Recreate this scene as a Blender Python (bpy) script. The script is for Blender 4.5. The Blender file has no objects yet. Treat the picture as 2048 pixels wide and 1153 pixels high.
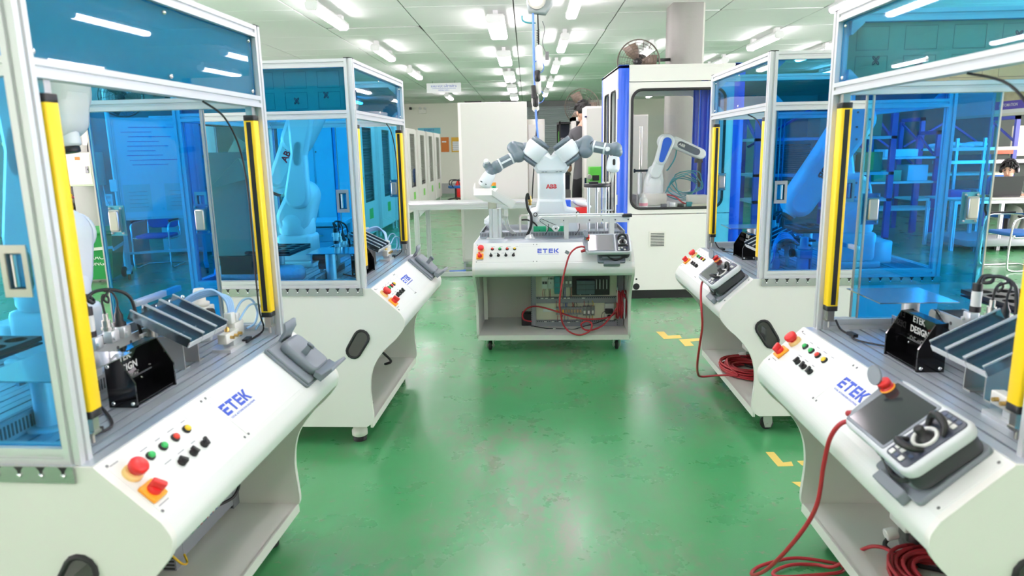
import bpy, bmesh, math, random
from mathutils import Vector, Matrix, Euler
random.seed(7)
PI = math.pi
scn = bpy.context.scene
COL = scn.collection

# ------------------------------------------------------------------ camera, light, exposure
cam_d = bpy.data.cameras.new('camera'); cam = bpy.data.objects.new('camera', cam_d); COL.objects.link(cam)
cam_d.sensor_width = 36.0; cam_d.lens = 1385.2 / 2048 * 36.0; cam_d.clip_end = 200
cam.matrix_world = Matrix.Translation((0, 0, 1.5741)) @ Matrix.Rotation(PI/2 - 0.1971, 4, 'X') @ Matrix.Rotation(-0.0193, 4, 'Z')
cam_d.dof.use_dof = True; cam_d.dof.focus_distance = 4.9; cam_d.dof.aperture_fstop = 3.4
scn.camera = cam
world = bpy.data.worlds.new('world'); scn.world = world; world.use_nodes = True
world.node_tree.nodes['Background'].inputs[0].default_value = (1.0, 0.885, 0.955, 1)
world.node_tree.nodes['Background'].inputs[1].default_value = 13.0
LAMP = 30.0
scn.view_settings.view_transform = 'Standard'; scn.view_settings.look = 'None'
scn.view_settings.exposure = 0.08; scn.view_settings.gamma = 1.0
scn.view_settings.use_curve_mapping = False
cy = scn.cycles
cy.use_denoising = True
cy.max_bounces = 10; cy.diffuse_bounces = 5; cy.glossy_bounces = 5; cy.transmission_bounces = 8; cy.transparent_max_bounces = 40
cy.caustics_reflective = False; cy.caustics_refractive = False
cy.sample_clamp_indirect = 6.0

# ------------------------------------------------------------------ materials
def srgb(r, g, b):
    f = lambda c: c/12.92 if c <= 0.04045 else ((c+0.055)/1.055)**2.4
    return (f(r/255), f(g/255), f(b/255), 1)
MATS = {}
def mat(name, col, rough=0.5, metal=0.0, emit=None, estr=0, spec=0.5, bump=None, noise=None):
    m = bpy.data.materials.new(name); m.use_nodes = True
    nt = m.node_tree; b = nt.nodes['Principled BSDF']
    b.inputs['Base Color'].default_value = col; b.inputs['Roughness'].default_value = rough
    b.inputs['Metallic'].default_value = metal; b.inputs['Specular IOR Level'].default_value = spec
    if emit: b.inputs['Emission Color'].default_value = emit; b.inputs['Emission Strength'].default_value = estr
    if noise:                                   # (scale, amount): faint uneven tone that belongs to the surface
        tc = nt.nodes.new('ShaderNodeTexCoord'); nz = nt.nodes.new('ShaderNodeTexNoise'); nz.inputs['Scale'].default_value = noise[0]
        nz.inputs['Detail'].default_value = 6
        mr = nt.nodes.new('ShaderNodeMapRange'); mr.inputs[3].default_value = 1-noise[1]; mr.inputs[4].default_value = 1+noise[1]*0.4
        mx = nt.nodes.new('ShaderNodeMix'); mx.data_type = 'RGBA'; mx.blend_type = 'MULTIPLY'; mx.inputs[0].default_value = 1
        nt.links.new(tc.outputs['Object'], nz.inputs['Vector']); nt.links.new(nz.outputs['Fac'], mr.inputs[0])
        mx.inputs[6].default_value = col; nt.links.new(mr.outputs[0], mx.inputs[7]); nt.links.new(mx.outputs[2], b.inputs['Base Color'])
    if bump:
        tc = nt.nodes.new('ShaderNodeTexCoord'); nz = nt.nodes.new('ShaderNodeTexNoise'); nz.inputs['Scale'].default_value = bump[0]
        bp = nt.nodes.new('ShaderNodeBump'); bp.inputs['Strength'].default_value = bump[1]; bp.inputs['Distance'].default_value = 0.01
        nt.links.new(tc.outputs['Object'], nz.inputs['Vector']); nt.links.new(nz.outputs['Fac'], bp.inputs['Height'])
        nt.links.new(bp.outputs[0], b.inputs['Normal'])
    MATS[name] = m
    return m
def clear(name, face_col, gloss=1.0, rough=0.02, ior=1.45):
    """clear or tinted sheet: light passes straight through, tinted once per face, with a Fresnel sheen"""
    m = bpy.data.materials.new(name); m.use_nodes = True; nt = m.node_tree; nt.nodes.clear()
    o = nt.nodes.new('ShaderNodeOutputMaterial'); t = nt.nodes.new('ShaderNodeBsdfTransparent'); t.inputs[0].default_value = face_col
    g = nt.nodes.new('ShaderNodeBsdfGlossy'); g.inputs['Roughness'].default_value = rough; g.inputs[0].default_value = (gloss, gloss, gloss, 1)
    fr = nt.nodes.new('ShaderNodeFresnel'); fr.inputs[0].default_value = ior
    mx = nt.nodes.new('ShaderNodeMixShader'); ge = nt.nodes.new('ShaderNodeNewGeometry')
    sb = nt.nodes.new('ShaderNodeMath'); sb.operation = 'SUBTRACT'; sb.inputs[0].default_value = 1; nt.links.new(ge.outputs['Backfacing'], sb.inputs[1])
    mu = nt.nodes.new('ShaderNodeMath'); mu.operation = 'MULTIPLY'; nt.links.new(fr.outputs[0], mu.inputs[0]); nt.links.new(sb.outputs[0], mu.inputs[1])
    nt.links.new(mu.outputs[0], mx.inputs[0]); nt.links.new(t.outputs[0], mx.inputs[1]); nt.links.new(g.outputs[0], mx.inputs[2]); nt.links.new(mx.outputs[0], o.inputs[0])
    MATS[name] = m
    return m
white = mat('white_paint', srgb(230, 227, 222), 0.38)
cream = mat('cream_paint', srgb(226, 223, 215), 0.45)
panelw = mat('console_white', srgb(226, 227, 224), 0.32)
robotw = mat('robot_white', srgb(234, 237, 238), 0.28)
robotg = mat('robot_grey', srgb(112, 126, 134), 0.35)
alu = mat('anodised_aluminium', srgb(222, 223, 225), 0.36, 0.45)
slat_m = mat('table_aluminium', srgb(206, 212, 222), 0.34, 0.55)
steel = mat('brushed_steel', srgb(200, 196, 190), 0.3, 0.95)
chrome = mat('chrome', srgb(225, 225, 225), 0.08, 1.0)
strip_m = mat('strip_steel', srgb(188, 192, 190), 0.25, 0.9)
dark = mat('black_plastic', srgb(28, 28, 30), 0.45)
groove = mat('groove_dark', srgb(95, 96, 98), 0.5, 0.5)
gloss_black = mat('black_acrylic', srgb(14, 14, 16), 0.06)
rubber = mat('black_rubber', srgb(32, 33, 34), 0.7)
yellow = mat('safety_yellow', srgb(250, 208, 24), 0.4)
red = mat('red_plastic', srgb(226, 44, 44), 0.35)
orange = mat('orange_plate', srgb(246, 160, 34), 0.45)
palered = mat('red_cable', srgb(178, 44, 54), 0.42)
grn_b = mat('green_button', srgb(52, 180, 92), 0.35)
red_b = mat('red_button', srgb(222, 62, 44), 0.35)
yel_b = mat('yellow_button', srgb(236, 196, 40), 0.35)
logo_blue = mat('logo_blue', srgb(44, 78, 190), 0.5)
logo_red = mat('logo_red', srgb(214, 38, 50), 0.5)
ink = mat('grey_print', srgb(150, 152, 158), 0.6)
pend_g = mat('pendant_grey', srgb(126, 132, 140), 0.5)
pend_l = mat('pendant_light_grey', srgb(206, 208, 212), 0.45)
screen_m = mat('dark_screen', srgb(40, 46, 48), 0.12)
mirror_m = mat('glossy_screen', srgb(120, 122, 124), 0.06, 0.9)
duct_m = mat('grey_duct', srgb(138, 141, 148), 0.55)
duct_l = mat('light_grey_duct', srgb(178, 182, 188), 0.5)
blue_paint = mat('blue_paint', srgb(40, 92, 214), 0.35)
rack_blue = mat('rack_blue', srgb(48, 62, 150), 0.45)
rack_orange = mat('rack_orange', srgb(196, 84, 44), 0.5)
conc = mat('concrete', srgb(158, 157, 152), 0.85, noise=(3.0, 0.16), bump=(18, 0.25))
grey_wall = mat('grey_wall_paint', srgb(150, 150, 150), 0.8)
wall_m = mat('wall_paint', srgb(232, 230, 218), 0.75)
dado_m = mat('dado_grey', srgb(168, 168, 168), 0.7)
bin_green = mat('bin_green', srgb(44, 146, 76), 0.45)
tag_green = mat('tag_green', srgb(120, 196, 84), 0.6)
dev_green = mat('device_green', srgb(88, 188, 66), 0.4)
box_green = mat('box_green', srgb(32, 168, 118), 0.4)
teal_m = mat('teal_plastic', srgb(48, 140, 148), 0.45)
plc_m = mat('controller_grey', srgb(84, 100, 110), 0.45)
tape_m = mat('yellow_tape', srgb(226, 196, 104), 0.7)
cloth_blue = mat('blue_fabric', srgb(46, 104, 176), 0.85)
carton = mat('cardboard', srgb(176, 146, 108), 0.85)
ivory = mat('ivory_board', srgb(232, 228, 206), 0.7)
wire_r = mat('wire_red', srgb(170, 34, 36), 0.5); wire_b = mat('wire_blue', srgb(60, 92, 170), 0.5); wire_k = mat('wire_black', srgb(24, 24, 26), 0.5)
wire_y = mat('wire_yellow', srgb(222, 180, 40), 0.5); wire_g = mat('wire_green', srgb(60, 140, 110), 0.5); wire_w = mat('wire_white', srgb(224, 224, 220), 0.5)
tube_blue = mat('blue_hose', srgb(96, 140, 226), 0.3)
air_tube = mat('pale_blue_tube', srgb(150, 190, 232), 0.2)
brass = mat('brass', srgb(200, 164, 96), 0.3, 0.9)
purple = mat('purple_print', srgb(98, 84, 186), 0.6)
poster_w = mat('poster_white', srgb(236, 236, 240), 0.6)
poster_o = mat('poster_orange', srgb(214, 122, 50), 0.6)
poster_y = mat('poster_yellow', srgb(228, 178, 60), 0.6)
poster_c = mat('banner_cyan', srgb(110, 196, 218), 0.6)
skin_m = mat('skin', srgb(216, 170, 146), 0.55)
hair_m = mat('black_hair', srgb(22, 20, 20), 0.6)
shirt_g = mat('dark_grey_cloth', srgb(96, 96, 100), 0.9)
shirt_l = mat('light_grey_cloth', srgb(176, 178, 172), 0.9)
trouser_g = mat('grey_trousers', srgb(150, 152, 144), 0.9)
trouser_k = mat('black_trousers', srgb(32, 32, 36), 0.9)
lock_m = mat('lock_grey', srgb(120, 120, 122), 0.4, 0.6)
gold = mat('gold_relief', srgb(176, 140, 70), 0.4, 0.6)
art_bg = mat('carved_dark', srgb(36, 30, 24), 0.5)
lamp_body = mat('lamp_housing', srgb(236, 236, 236), 0.5)
lamp_glow = mat('lamp_diffuser', (1, 1, 1, 1), 0.5, emit=(1.0, 0.885, 0.96, 1), estr=LAMP)
led_blue = mat('led_blue', srgb(40, 120, 255), 0.3, emit=(0.05, 0.3, 1, 1), estr=4)
tile_m = mat('ceiling_tile', srgb(240, 240, 239), 0.85, noise=(0.8, 0.05))
tee_m = mat('ceiling_joint', srgb(120, 120, 118), 0.8)
void_m = mat('ceiling_void', srgb(70, 68, 62), 0.9)
shutter_m = mat('shutter_grey', srgb(176, 182, 188), 0.45, 0.3)
wrap_m = mat('plastic_wrap', srgb(206, 222, 236), 0.18, bump=(30, 0.9))
bag_m = mat('white_bag', srgb(232, 234, 236), 0.35, bump=(20, 0.8))
seat_dark = mat('dark_fabric', srgb(40, 44, 56), 0.9)
moto_red = mat('motorbike_red', srgb(170, 40, 60), 0.3)
beige_box = mat('beige_enclosure', srgb(226, 222, 204), 0.45)
paper_m = mat('masking_paper', srgb(206, 188, 150), 0.85, noise=(40, 0.10))
print_m = mat('paper_print', srgb(110, 84, 90), 0.85)
acr = clear('blue_acrylic', (0.30, 0.74, 0.96, 1))
glass = clear('clear_glass', (0.985, 0.99, 0.985, 1))
acr_clear = clear('clear_acrylic', (0.93, 0.95, 0.96, 1))
smoke = clear('smoked_acrylic', (0.62, 0.64, 0.64, 1))
cabglass = clear('cabinet_glass', (0.86, 0.87, 0.87, 1))
chute_m = mat('chute_steel', srgb(150, 164, 176), 0.14, 0.9)

def floor_material():
    m = bpy.data.materials.new('green_epoxy'); m.use_nodes = True; nt = m.node_tree; b = nt.nodes['Principled BSDF']; L = nt.links.new
    N = nt.nodes.new
    tc = N('ShaderNodeTexCoord')
    def noise(sc, det, rough=0.6, stretch=None):
        n = N('ShaderNodeTexNoise'); n.inputs['Scale'].default_value = sc; n.inputs['Detail'].default_value = det; n.inputs['Roughness'].default_value = rough
        if stretch:
            mp = N('ShaderNodeMapping'); mp.inputs['Scale'].default_value = stretch; L(tc.outputs['Object'], mp.inputs[0]); L(mp.outputs[0], n.inputs['Vector'])
        else: L(tc.outputs['Object'], n.inputs['Vector'])
        return n.outputs['Fac']
    def rng(s, a, c):
        r = N('ShaderNodeMapRange'); r.inputs[1].default_value = a; r.inputs[2].default_value = c; L(s, r.inputs[0]); return r.outputs[0]
    def mul(a, c):
        k = N('ShaderNodeMath'); k.operation = 'MULTIPLY'; L(a, k.inputs[0])
        if isinstance(c, float): k.inputs[1].default_value = c
        else: L(c, k.inputs[1])
        return k.outputs[0]
    def mix(f, a, c):
        x = N('ShaderNodeMix'); x.data_type = 'RGBA'; L(f, x.inputs[0])
        for i, v in ((6, a), (7, c)):
            if isinstance(v, tuple): x.inputs[i].default_value = v
            else: L(v, x.inputs[i])
        return x.outputs[2]
    tone = mix(noise(0.9, 4), srgb(52, 140, 80), srgb(80, 160, 106))
    big = rng(noise(0.75, 3, 0.55, (1.2, 0.7, 1)), 0.42, 0.60)         # worn lanes
    fine = rng(noise(7.0, 8, 0.72, (1.6, 0.8, 1)), 0.40, 0.60)
    worn = mul(big, fine)
    c1 = mix(mul(worn, 0.85), tone, srgb(122, 128, 108))
    flakes = mul(rng(noise(21, 9, 0.78, (0.8, 1.4, 1)), 0.57, 0.64), rng(noise(1.3, 3), 0.42, 0.58))
    c2 = mix(mul(flakes, 0.75), c1, srgb(146, 128, 114))
    scr = mul(rng(noise(5, 6, 0.7, (9, 0.5, 1)), 0.64, 0.70), 0.25)
    c3 = mix(scr, c2, srgb(150, 156, 140))
    L(c3, b.inputs['Base Color'])
    ro = N('ShaderNodeMapRange'); ro.inputs[3].default_value = 0.18; ro.inputs[4].default_value = 0.40; L(noise(3, 5), ro.inputs[0]); L(ro.outputs[0], b.inputs['Roughness'])
    bp = N('ShaderNodeBump'); bp.inputs['Strength'].default_value = 0.10; bp.inputs['Distance'].default_value = 0.02
    L(noise(2.2, 3), bp.inputs['Height']); L(bp.outputs[0], b.inputs['Normal'])
    b.inputs['Specular IOR Level'].default_value = 0.6; b.inputs['Coat Weight'].default_value = 0.5; b.inputs['Coat Roughness'].default_value = 0.22
    return m
floor_m = floor_material()

# ------------------------------------------------------------------ mesh helpers
class MB:
    def __init__(self): self.v = []; self.f = []; self.s = []; self.k = []; self.m = 0
    def add(self, vs, fs, smooth=False):
        n = len(self.v); self.v += [tuple(x) for x in vs]
        for f in fs: self.f.append([i+n for i in f]); self.s.append(smooth); self.k.append(self.m)
        return self
    def mi(self, i): self.m = i; return self
    def box(self, x0, x1, y0, y1, z0, z1):
        vs = [(x, y, z) for x in (x0, x1) for y in (y0, y1) for z in (z0, z1)]
        return self.add(vs, [(0, 1, 3, 2), (4, 6, 7, 5), (0, 4, 5, 1), (2, 3, 7, 6), (0, 2, 6, 4), (1, 5, 7, 3)])
    def obox(self, M, sx, sy, sz):
        vs = [M @ Vector((x*sx/2, y*sy/2, z*sz/2)) for x in (-1, 1) for y in (-1, 1) for z in (-1, 1)]
        return self.add(vs, [(0, 1, 3, 2), (4, 6, 7, 5), (0, 4, 5, 1), (2, 3, 7, 6), (0, 2, 6, 4), (1, 5, 7, 3)])
    def beam(self, p, q, w, h, up=(0, 0, 1)):
        p = Vector(p); q = Vector(q); d = (q-p); l = d.length; d.normalize(); up = Vector(up)
        if abs(d.dot(up)) > 0.98: up = Vector((0, 1, 0))
        x = d.cross(up).normalized(); y = x.cross(d).normalized()
        M = Matrix((x, d, y)).transposed().to_4x4(); M.translation = (p+q)/2
        return self.obox(M, w, l, h)
    def frame(self, d):
        d = Vector(d).normalized(); a = Vector((0, 0, 1)) if abs(d.z) < 0.9 else Vector((1, 0, 0))
        x = d.cross(a).normalized(); return x, d.cross(x).normalized()
    def cyl(self, p, q, r0, r1=None, n=14, cap=True):
        p = Vector(p); q = Vector(q); r1 = r0 if r1 is None else r1; x, y = self.frame(q-p)
        cs = [(math.cos(2*PI*i/n), math.sin(2*PI*i/n)) for i in range(n)]
        a = [p+(x*c+y*s)*r0 for c, s in cs]; b = [q+(x*c+y*s)*r1 for c, s in cs]
        self.add(a+b, [(i, n+i, n+(i+1) % n, (i+1) % n) for i in range(n)], True)
        if cap:
            self.add(a, [tuple(range(n))]); self.add(b, [tuple(reversed(range(n)))])
        return self
    def lathe(self, prof, p, d, n=18):
        """prof: list of (radius, distance along d)"""
        p = Vector(p); d = Vector(d).normalized(); x, y = self.frame(d); vs = []; fs = []
        for r, t in prof:
            for i in range(n): vs.append(p+d*t+(x*math.cos(2*PI*i/n)+y*math.sin(2*PI*i/n))*max(r, 1e-5))
        for j in range(len(prof)-1):
            for i in range(n): fs.append((j*n+i, (j+1)*n+i, (j+1)*n+(i+1) % n, j*n+(i+1) % n))
        self.add(vs, fs, True)
        if prof[0][0] > 1e-4: self.add(vs[:n], [tuple(range(n))])
        if prof[-1][0] > 1e-4: self.add(vs[-n:], [tuple(reversed(range(n)))])
        return self
    def drum(self, p, q, r, bev=0.25, n=20):
        p = Vector(p); q = Vector(q); l = (q-p).length; b = bev*r
        pr = [(r-b, 0), (r-b*0.3, b*0.3), (r, b), (r, l-b), (r-b*0.3, l-b*0.3), (r-b, l)]
        return self.lathe(pr, p, q-p, n)
    def ell(self, c, rx, ry, rz, n=16, k=10, M=None):
        vs = []; fs = []
        for j in range(k+1):
            t = PI*j/k
            for i in range(n):
                a = 2*PI*i/n; v = Vector((rx*math.sin(t)*math.cos(a), ry*math.sin(t)*math.sin(a), rz*math.cos(t)))
                if M: v = M @ v
                vs.append(Vector(c)+v)
        for j in range(k):
            for i in range(n): fs.append((j*n+i, (j+1)*n+i, (j+1)*n+(i+1) % n, j*n+(i+1) % n))
        return self.add(vs, fs, True)
    def tube(self, pts, r, n=7, close=False, rad=None):
        pts = [Vector(p) for p in pts]; N = len(pts); vs = []; fs = []
        x = None
        for i in range(N):
            if close: t = pts[(i+1) % N]-pts[i-1]
            else: t = pts[min(i+1, N-1)]-pts[max(i-1, 0)]
            if t.length < 1e-9: t = Vector((0, 0, 1))
            t.normalize()
            if x is None: x, y = self.frame(t)
            else:
                x = (x-t*x.dot(t))
                x = x.normalized() if x.length > 1e-6 else self.frame(t)[0]
                y = t.cross(x)
            rr = rad[i] if rad else r
            vs += [pts[i]+(x*math.cos(2*PI*j/n)+y*math.sin(2*PI*j/n))*rr for j in range(n)]
        for i in range(N if close else N-1):
            for j in range(n):
                a, b = i*n, ((i+1) % N)*n
                fs.append((a+j, a+(j+1) % n, b+(j+1) % n, b+j))
        self.add(vs, fs, True)
        if not close: self.add(vs[:n], [tuple(reversed(range(n)))]); self.add(vs[-n:], [tuple(range(n))])
        return self
    def prism(self, poly, ax, a0, a1, smooth=False):
        """poly: 2D outline; ax 'x': (y,z) extruded along x; 'y': (x,z); 'z': (x,y)"""
        n = len(poly)
        if ax == 'x': A = [(a0, p[0], p[1]) for p in poly]; B = [(a1, p[0], p[1]) for p in poly]
        elif ax == 'y': A = [(p[0], a0, p[1]) for p in poly]; B = [(p[0], a1, p[1]) for p in poly]
        else: A = [(p[0], p[1], a0) for p in poly]; B = [(p[0], p[1], a1) for p in poly]
        self.add(A+B, [(i, (i+1) % n, n+(i+1) % n, n+i) for i in range(n)], smooth)
        self.add(A, [tuple(reversed(range(n)))]); self.add(B, [tuple(range(n))])
        return self
    def bevprism(self, poly, ax, a0, a1, bev, cx=None):
        """prism with eased edges: end rings shrunk towards the outline's middle"""
        n = len(poly); mx = sum(p[0] for p in poly)/n; my = sum(p[1] for p in poly)/n
        def ring(k, a):
            out = []
            for i in range(n):
                p0, p1, p2 = Vector(poly[i-1]), Vector(poly[i]), Vector(poly[(i+1) % n])
                e1 = (p1-p0); e2 = (p2-p1)
                n1 = Vector((e1.y, -e1.x)); n2 = Vector((e2.y, -e2.x)); nn = (n1.normalized()+n2.normalized())
                nn = nn.normalized() if nn.length > 1e-6 else Vector((0, 0))
                if nn.dot(p1-Vector((mx, my))) < 0 and False: nn = -nn
                q = p1-nn*k
                out.append((a, q.x, q.y) if ax == 'x' else (q.x, a, q.y) if ax == 'y' else (q.x, q.y, a))
            return out
        area = sum(poly[i-1][0]*poly[i][1]-poly[i][0]*poly[i-1][1] for i in range(n))
        if area < 0: poly = poly[::-1]
        R = [ring(bev, a0), ring(bev*0.3, a0+bev*0.3), ring(0, a0+bev), ring(0, a1-bev), ring(bev*0.3, a1-bev*0.3), ring(bev, a1)]
        vs = sum(R, []); fs = []
        for j in range(5):
            for i in range(n): fs.append((j*n+i, j*n+(i+1) % n, (j+1)*n+(i+1) % n, (j+1)*n+i))
        self.add(vs, fs, True); self.add(R[0], [tuple(reversed(range(n)))]); self.add(R[-1], [tuple(range(n))])
        return self
    def xf(self, M, start=0):
        for i in range(start, len(self.v)): self.v[i] = tuple(M @ Vector(self.v[i]))
        return self
    def mesh(self, name, mats):
        me = bpy.data.meshes.new(name); me.from_pydata(self.v, [], self.f); me.update()
        for m in (mats if isinstance(mats, (list, tuple)) else [mats]): me.materials.append(m)
        me.polygons.foreach_set('use_smooth', self.s); me.polygons.foreach_set('material_index', self.k)
        bm = bmesh.new(); bm.from_mesh(me); bmesh.ops.recalc_face_normals(bm, faces=bm.faces); bm.to_mesh(me); bm.free()
        return me
    def put(self, name, mats, parent=None, M=None, label=None, kind=None):
        return link(name, self.mesh(name, mats), parent, M, label, kind)
def link(name, me, parent=None, M=None, label=None, kind=None):
    o = bpy.data.objects.new(name, me); COL.objects.link(o)
    if parent: o.parent = parent
    if M is not None: o.matrix_local = M
    if label: o['label'] = label
    if kind: o['kind'] = kind
    return o
def tag(o, label, cat, group=None):
    o['label'] = label; o['category'] = cat
    if group: o['group'] = group
    return o
def thing(name, label, cat, loc=(0, 0, 0), rz=0, group=None, base=None):
    o = bpy.data.objects.new(name, None); COL.objects.link(o); o.empty_display_size = 0.1
    M = Matrix.Translation(loc) @ Matrix.Rotation(rz, 4, 'Z')
    o.matrix_world = base @ M if base else M
    return tag(o, label, cat, group)
def struct(name, mb, m):
    return mb.put(name, m, kind='structure')
def dup(root, M, label=None, group=None, skip=()):
    r = root.copy(); COL.objects.link(r); r.matrix_world = M
    if label: r['label'] = label
    if group: r['group'] = group
    for ch in root.children:
        if ch.name.split('.')[0] in skip: continue
        c = ch.copy(); COL.objects.link(c); c.parent = r
        for g in ch.children:
            d = g.copy(); COL.objects.link(d); d.parent = c
    return r
def T(x, y, z): return Matrix.Translation((x, y, z))
def R(a, ax='Z'): return Matrix.Rotation(a, 4, ax)
def rrect(w, h, r, n=4, cx=0, cy=0):
    out = []
    for sx, sy, a0 in ((1, 1, 0), (-1, 1, PI/2), (-1, -1, PI), (1, -1, 3*PI/2)):
        for i in range(n+1):
            a = a0+PI/2*i/n; out.append((cx+sx*(w/2-r)+r*math.cos(a), cy+sy*(h/2-r)+r*math.sin(a)))
    return out
def capsule(p, r, q, s, n=8):
    """outline around two circles"""
    p = Vector(p); q = Vector(q); d = q-p; a = math.atan2(d.y, d.x); b = math.acos(max(-1, min(1, (r-s)/d.length)))
    out = [(p.x+r*math.cos(t), p.y+r*math.sin(t)) for t in [a+b+(2*PI-2*b)*i/n for i in range(n+1)]]
    out += [(q.x+s*math.cos(t), q.y+s*math.sin(t)) for t in [a-b+2*b*i/n for i in range(n+1)]]
    return out
def spline(pts, k=6, close=False):
    P = [Vector(p) for p in pts]; out = []; n = len(P)
    for i in range(n if close else n-1):
        g = (lambda j: P[j % n]) if close else (lambda j: P[max(0, min(n-1, j))])
        a, b, c, d = g(i-1), g(i), g(i+1), g(i+2)
        for j in range(k):
            t = j/k; out.append(0.5*((2*b)+(c-a)*t+(2*a-5*b+4*c-d)*t*t+(3*b-a-3*c+d)*t**3))
    if not close: out.append(P[-1])
    return out
_txt = {}
def text_mesh(s, size, bold=0.0, ext=0.0006):
    key = (s, size, bold, ext)
    if key not in _txt:
        cu = bpy.data.curves.new('text', 'FONT'); cu.body = s; cu.size = size; cu.align_x = 'CENTER'; cu.align_y = 'CENTER'; cu.offset = bold*size; cu.extrude = ext
        cu.resolution_u = 2
        o = bpy.data.objects.new('text', cu); COL.objects.link(o)
        dg = bpy.context.evaluated_depsgraph_get(); me = bpy.data.meshes.new_from_object(o.evaluated_get(dg))
        bpy.data.objects.remove(o); _txt[key] = me
    return _txt[key]
def text(name, s, size, m, parent, M, bold=0.0, ext=0.0006):
    me = text_mesh(s, size, bold, ext).copy(); me.materials.clear(); me.materials.append(m)
    return link(name, me, parent, M)
def plate_with_hole(outer, hole, M, thick):
    """flat sheet with a hole through it, from a filled 2D curve"""
    cu = bpy.data.curves.new('sheet', 'CURVE'); cu.dimensions = '2D'; cu.fill_mode = 'BOTH'; cu.extrude = thick/2
    for ring in [outer]+hole:
        sp = cu.splines.new('POLY'); sp.points.add(len(ring)-1); sp.use_cyclic_u = True
        for i, p in enumerate(ring): sp.points[i].co = (p[0], p[1], 0, 1)
    o = bpy.data.objects.new('sheet', cu); COL.objects.link(o)
    dg = bpy.context.evaluated_depsgraph_get(); me = bpy.data.meshes.new_from_object(o.evaluated_get(dg)); bpy.data.objects.remove(o)
    me.transform(M)
    for p in me.polygons: p.use_smooth = False
    return me
# aluminium extrusion, cross-section w x d centred on its axis, grooves on every face
def extr(mb, p, q, w=0.04, d=0.04, up=(0, 0, 1)):
    p = Vector(p); q = Vector(q); t = (q-p).normalized(); u = Vector(up)
    if abs(t.dot(u)) > 0.95: u = Vector((0, 1, 0))
    x = t.cross(u).normalized(); y = x.cross(t)
    def side(L, D):
        k = max(1, round(L/0.04)); s = []
        for i in range(k):
            c = -L/2+L/k*(i+0.5); s += [(c-0.0055, 0), (c-0.0042, -0.006), (c+0.0042, -0.006), (c+0.0055, 0)]
        return [(-L/2, 0)]+s
    out = []
    for L, D, ax, ay in ((w, d, (1, 0), (0, -1)), (d, w, (0, 1), (1, 0)), (w, d, (-1, 0), (0, 1)), (d, w, (0, -1), (-1, 0))):
        for a, b in side(L, D):
            out.append((ax[0]*a+ay[0]*(D/2+b), ax[1]*a+ay[1]*(D/2+b)))
    n = len(out); A = [p+x*a+y*b for a, b in out]; B = [q+x*a+y*b for a, b in out]
    mb.add(A+B, [(i, (i+1) % n, n+(i+1) % n, n+i) for i in range(n)])
    mb.add(A, [tuple(reversed(range(n)))]); mb.add(B, [tuple(range(n))])
    return mb
# ------------------------------------------------------------------ the hall
RM = R(-0.025)
X0, X1, Y0, Y1, H = -11.0, 10.6, -5.5, 26.3, 3.307
def room(name, mb, m): mb.xf(RM); return struct(name, mb, m)
fl = room('floor', MB().box(X0-.2, X1+.2, Y0-.2, Y1+.2, -0.06, 0), floor_m)
room('wall_back', MB().box(X0, X1, Y1, Y1+.15, 0, H+.1), wall_m)
def side_wall(name, x0, x1, m):
    room(name, MB().box(x0, x1, Y0, -4.6, 0, H+.1).box(x0, x1, 13.2, Y1, 0, H+.1).box(x0, x1, -4.6, 13.2, 0, .55).box(x0, x1, -4.6, 13.2, 3.05, H+.1), m)
side_wall('wall_left', X0-.15, X0, wall_m); side_wall('wall_right', X1, X1+.15, grey_wall)
def window(name, x):                                  # unseen windows added in both side walls, daylight fill for the ceiling
    w = room(name, MB().box(x-.03, x+.03, -4.6, 13.2, .55, .61).box(x-.03, x+.03, -4.6, 13.2, 2.99, 3.05), lamp_body)
    for k in range(10):
        y = -4.6+17.74*k/9; MB().box(x-.03, x+.03, y, y+.06, .61, 2.99).xf(RM).put('mullion', lamp_body, w)
        if k < 9: MB().box(x-.003, x+.003, y+.06, y+1.971, .61, 2.99).xf(RM).put('window_pane', glass, w)
window('window_1', X0-.07); window('window_2', X1+.07)
room('wall_front', MB().box(X0, X1, Y0-.15, Y0, 0, H+.1), wall_m)
room('baseboard_back', MB().box(X0, X1, Y1-.02, Y1, 0, .38), dado_m)
# ceiling: dark backing board with a grid of loose tiles under it
ceil = room('ceiling', MB().box(X0-.2, X1+.2, Y0-.2, Y1+.2, H+.06, H+.12), void_m)
TX, TY = 1.342, 0.667
cells = []
for i in range(-7, 9):
    for j in range(-9, 41):
        x, y = -0.14+TX*i, 8.93+TY*(j-12)
        if x+TX > X0-.2 and x < X1+.2 and y+TY > Y0-.2 and y < Y1+.2: cells.append((x, y))
seen = sorted([c for c in cells if c[1] > 7.6 and abs(c[0]+TX/2) < 0.8*c[1]], key=lambda c: c[1]+0.3*abs(c[0]))[:298]
sset = set(seen)
tile_me = MB().bevprism([(0.008, 0.006), (TX-0.008, 0.006), (TX-0.008, TY-0.006), (0.008, TY-0.006)], 'z', 0, 0.018, 0.003).mesh('ceiling_tile', tile_m)
short_me = MB().bevprism([(0.008, 0.085), (TX-0.03, 0.055), (TX-0.008, TY-0.006), (0.008, TY-0.006)], 'z', 0, 0.018, 0.003).mesh('ceiling_tile', tile_m)
rest = MB()
for (x, y) in cells:
    dz = random.uniform(-.0025, .0025)
    if (x, y) in sset:
        special = (abs(x+2.82) < .2 and abs(y-10.26) < .2) or (abs(x+1.48) < .2 and abs(y-18.3) < .3)
        link('ceiling_tile', short_me if special else tile_me, ceil, RM @ T(x, y, H+dz) @ Euler((random.uniform(-.003, .003), random.uniform(-.002, .002), 0)).to_matrix().to_4x4())
    else:
        rest.box(x+.008, x+TX-.008, y+.006, y+TY-.006, H+dz, H+dz+.018)
rest.xf(RM).put('ceiling_tiles_far', tile_m, ceil, kind='stuff')
grid = MB()
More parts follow.
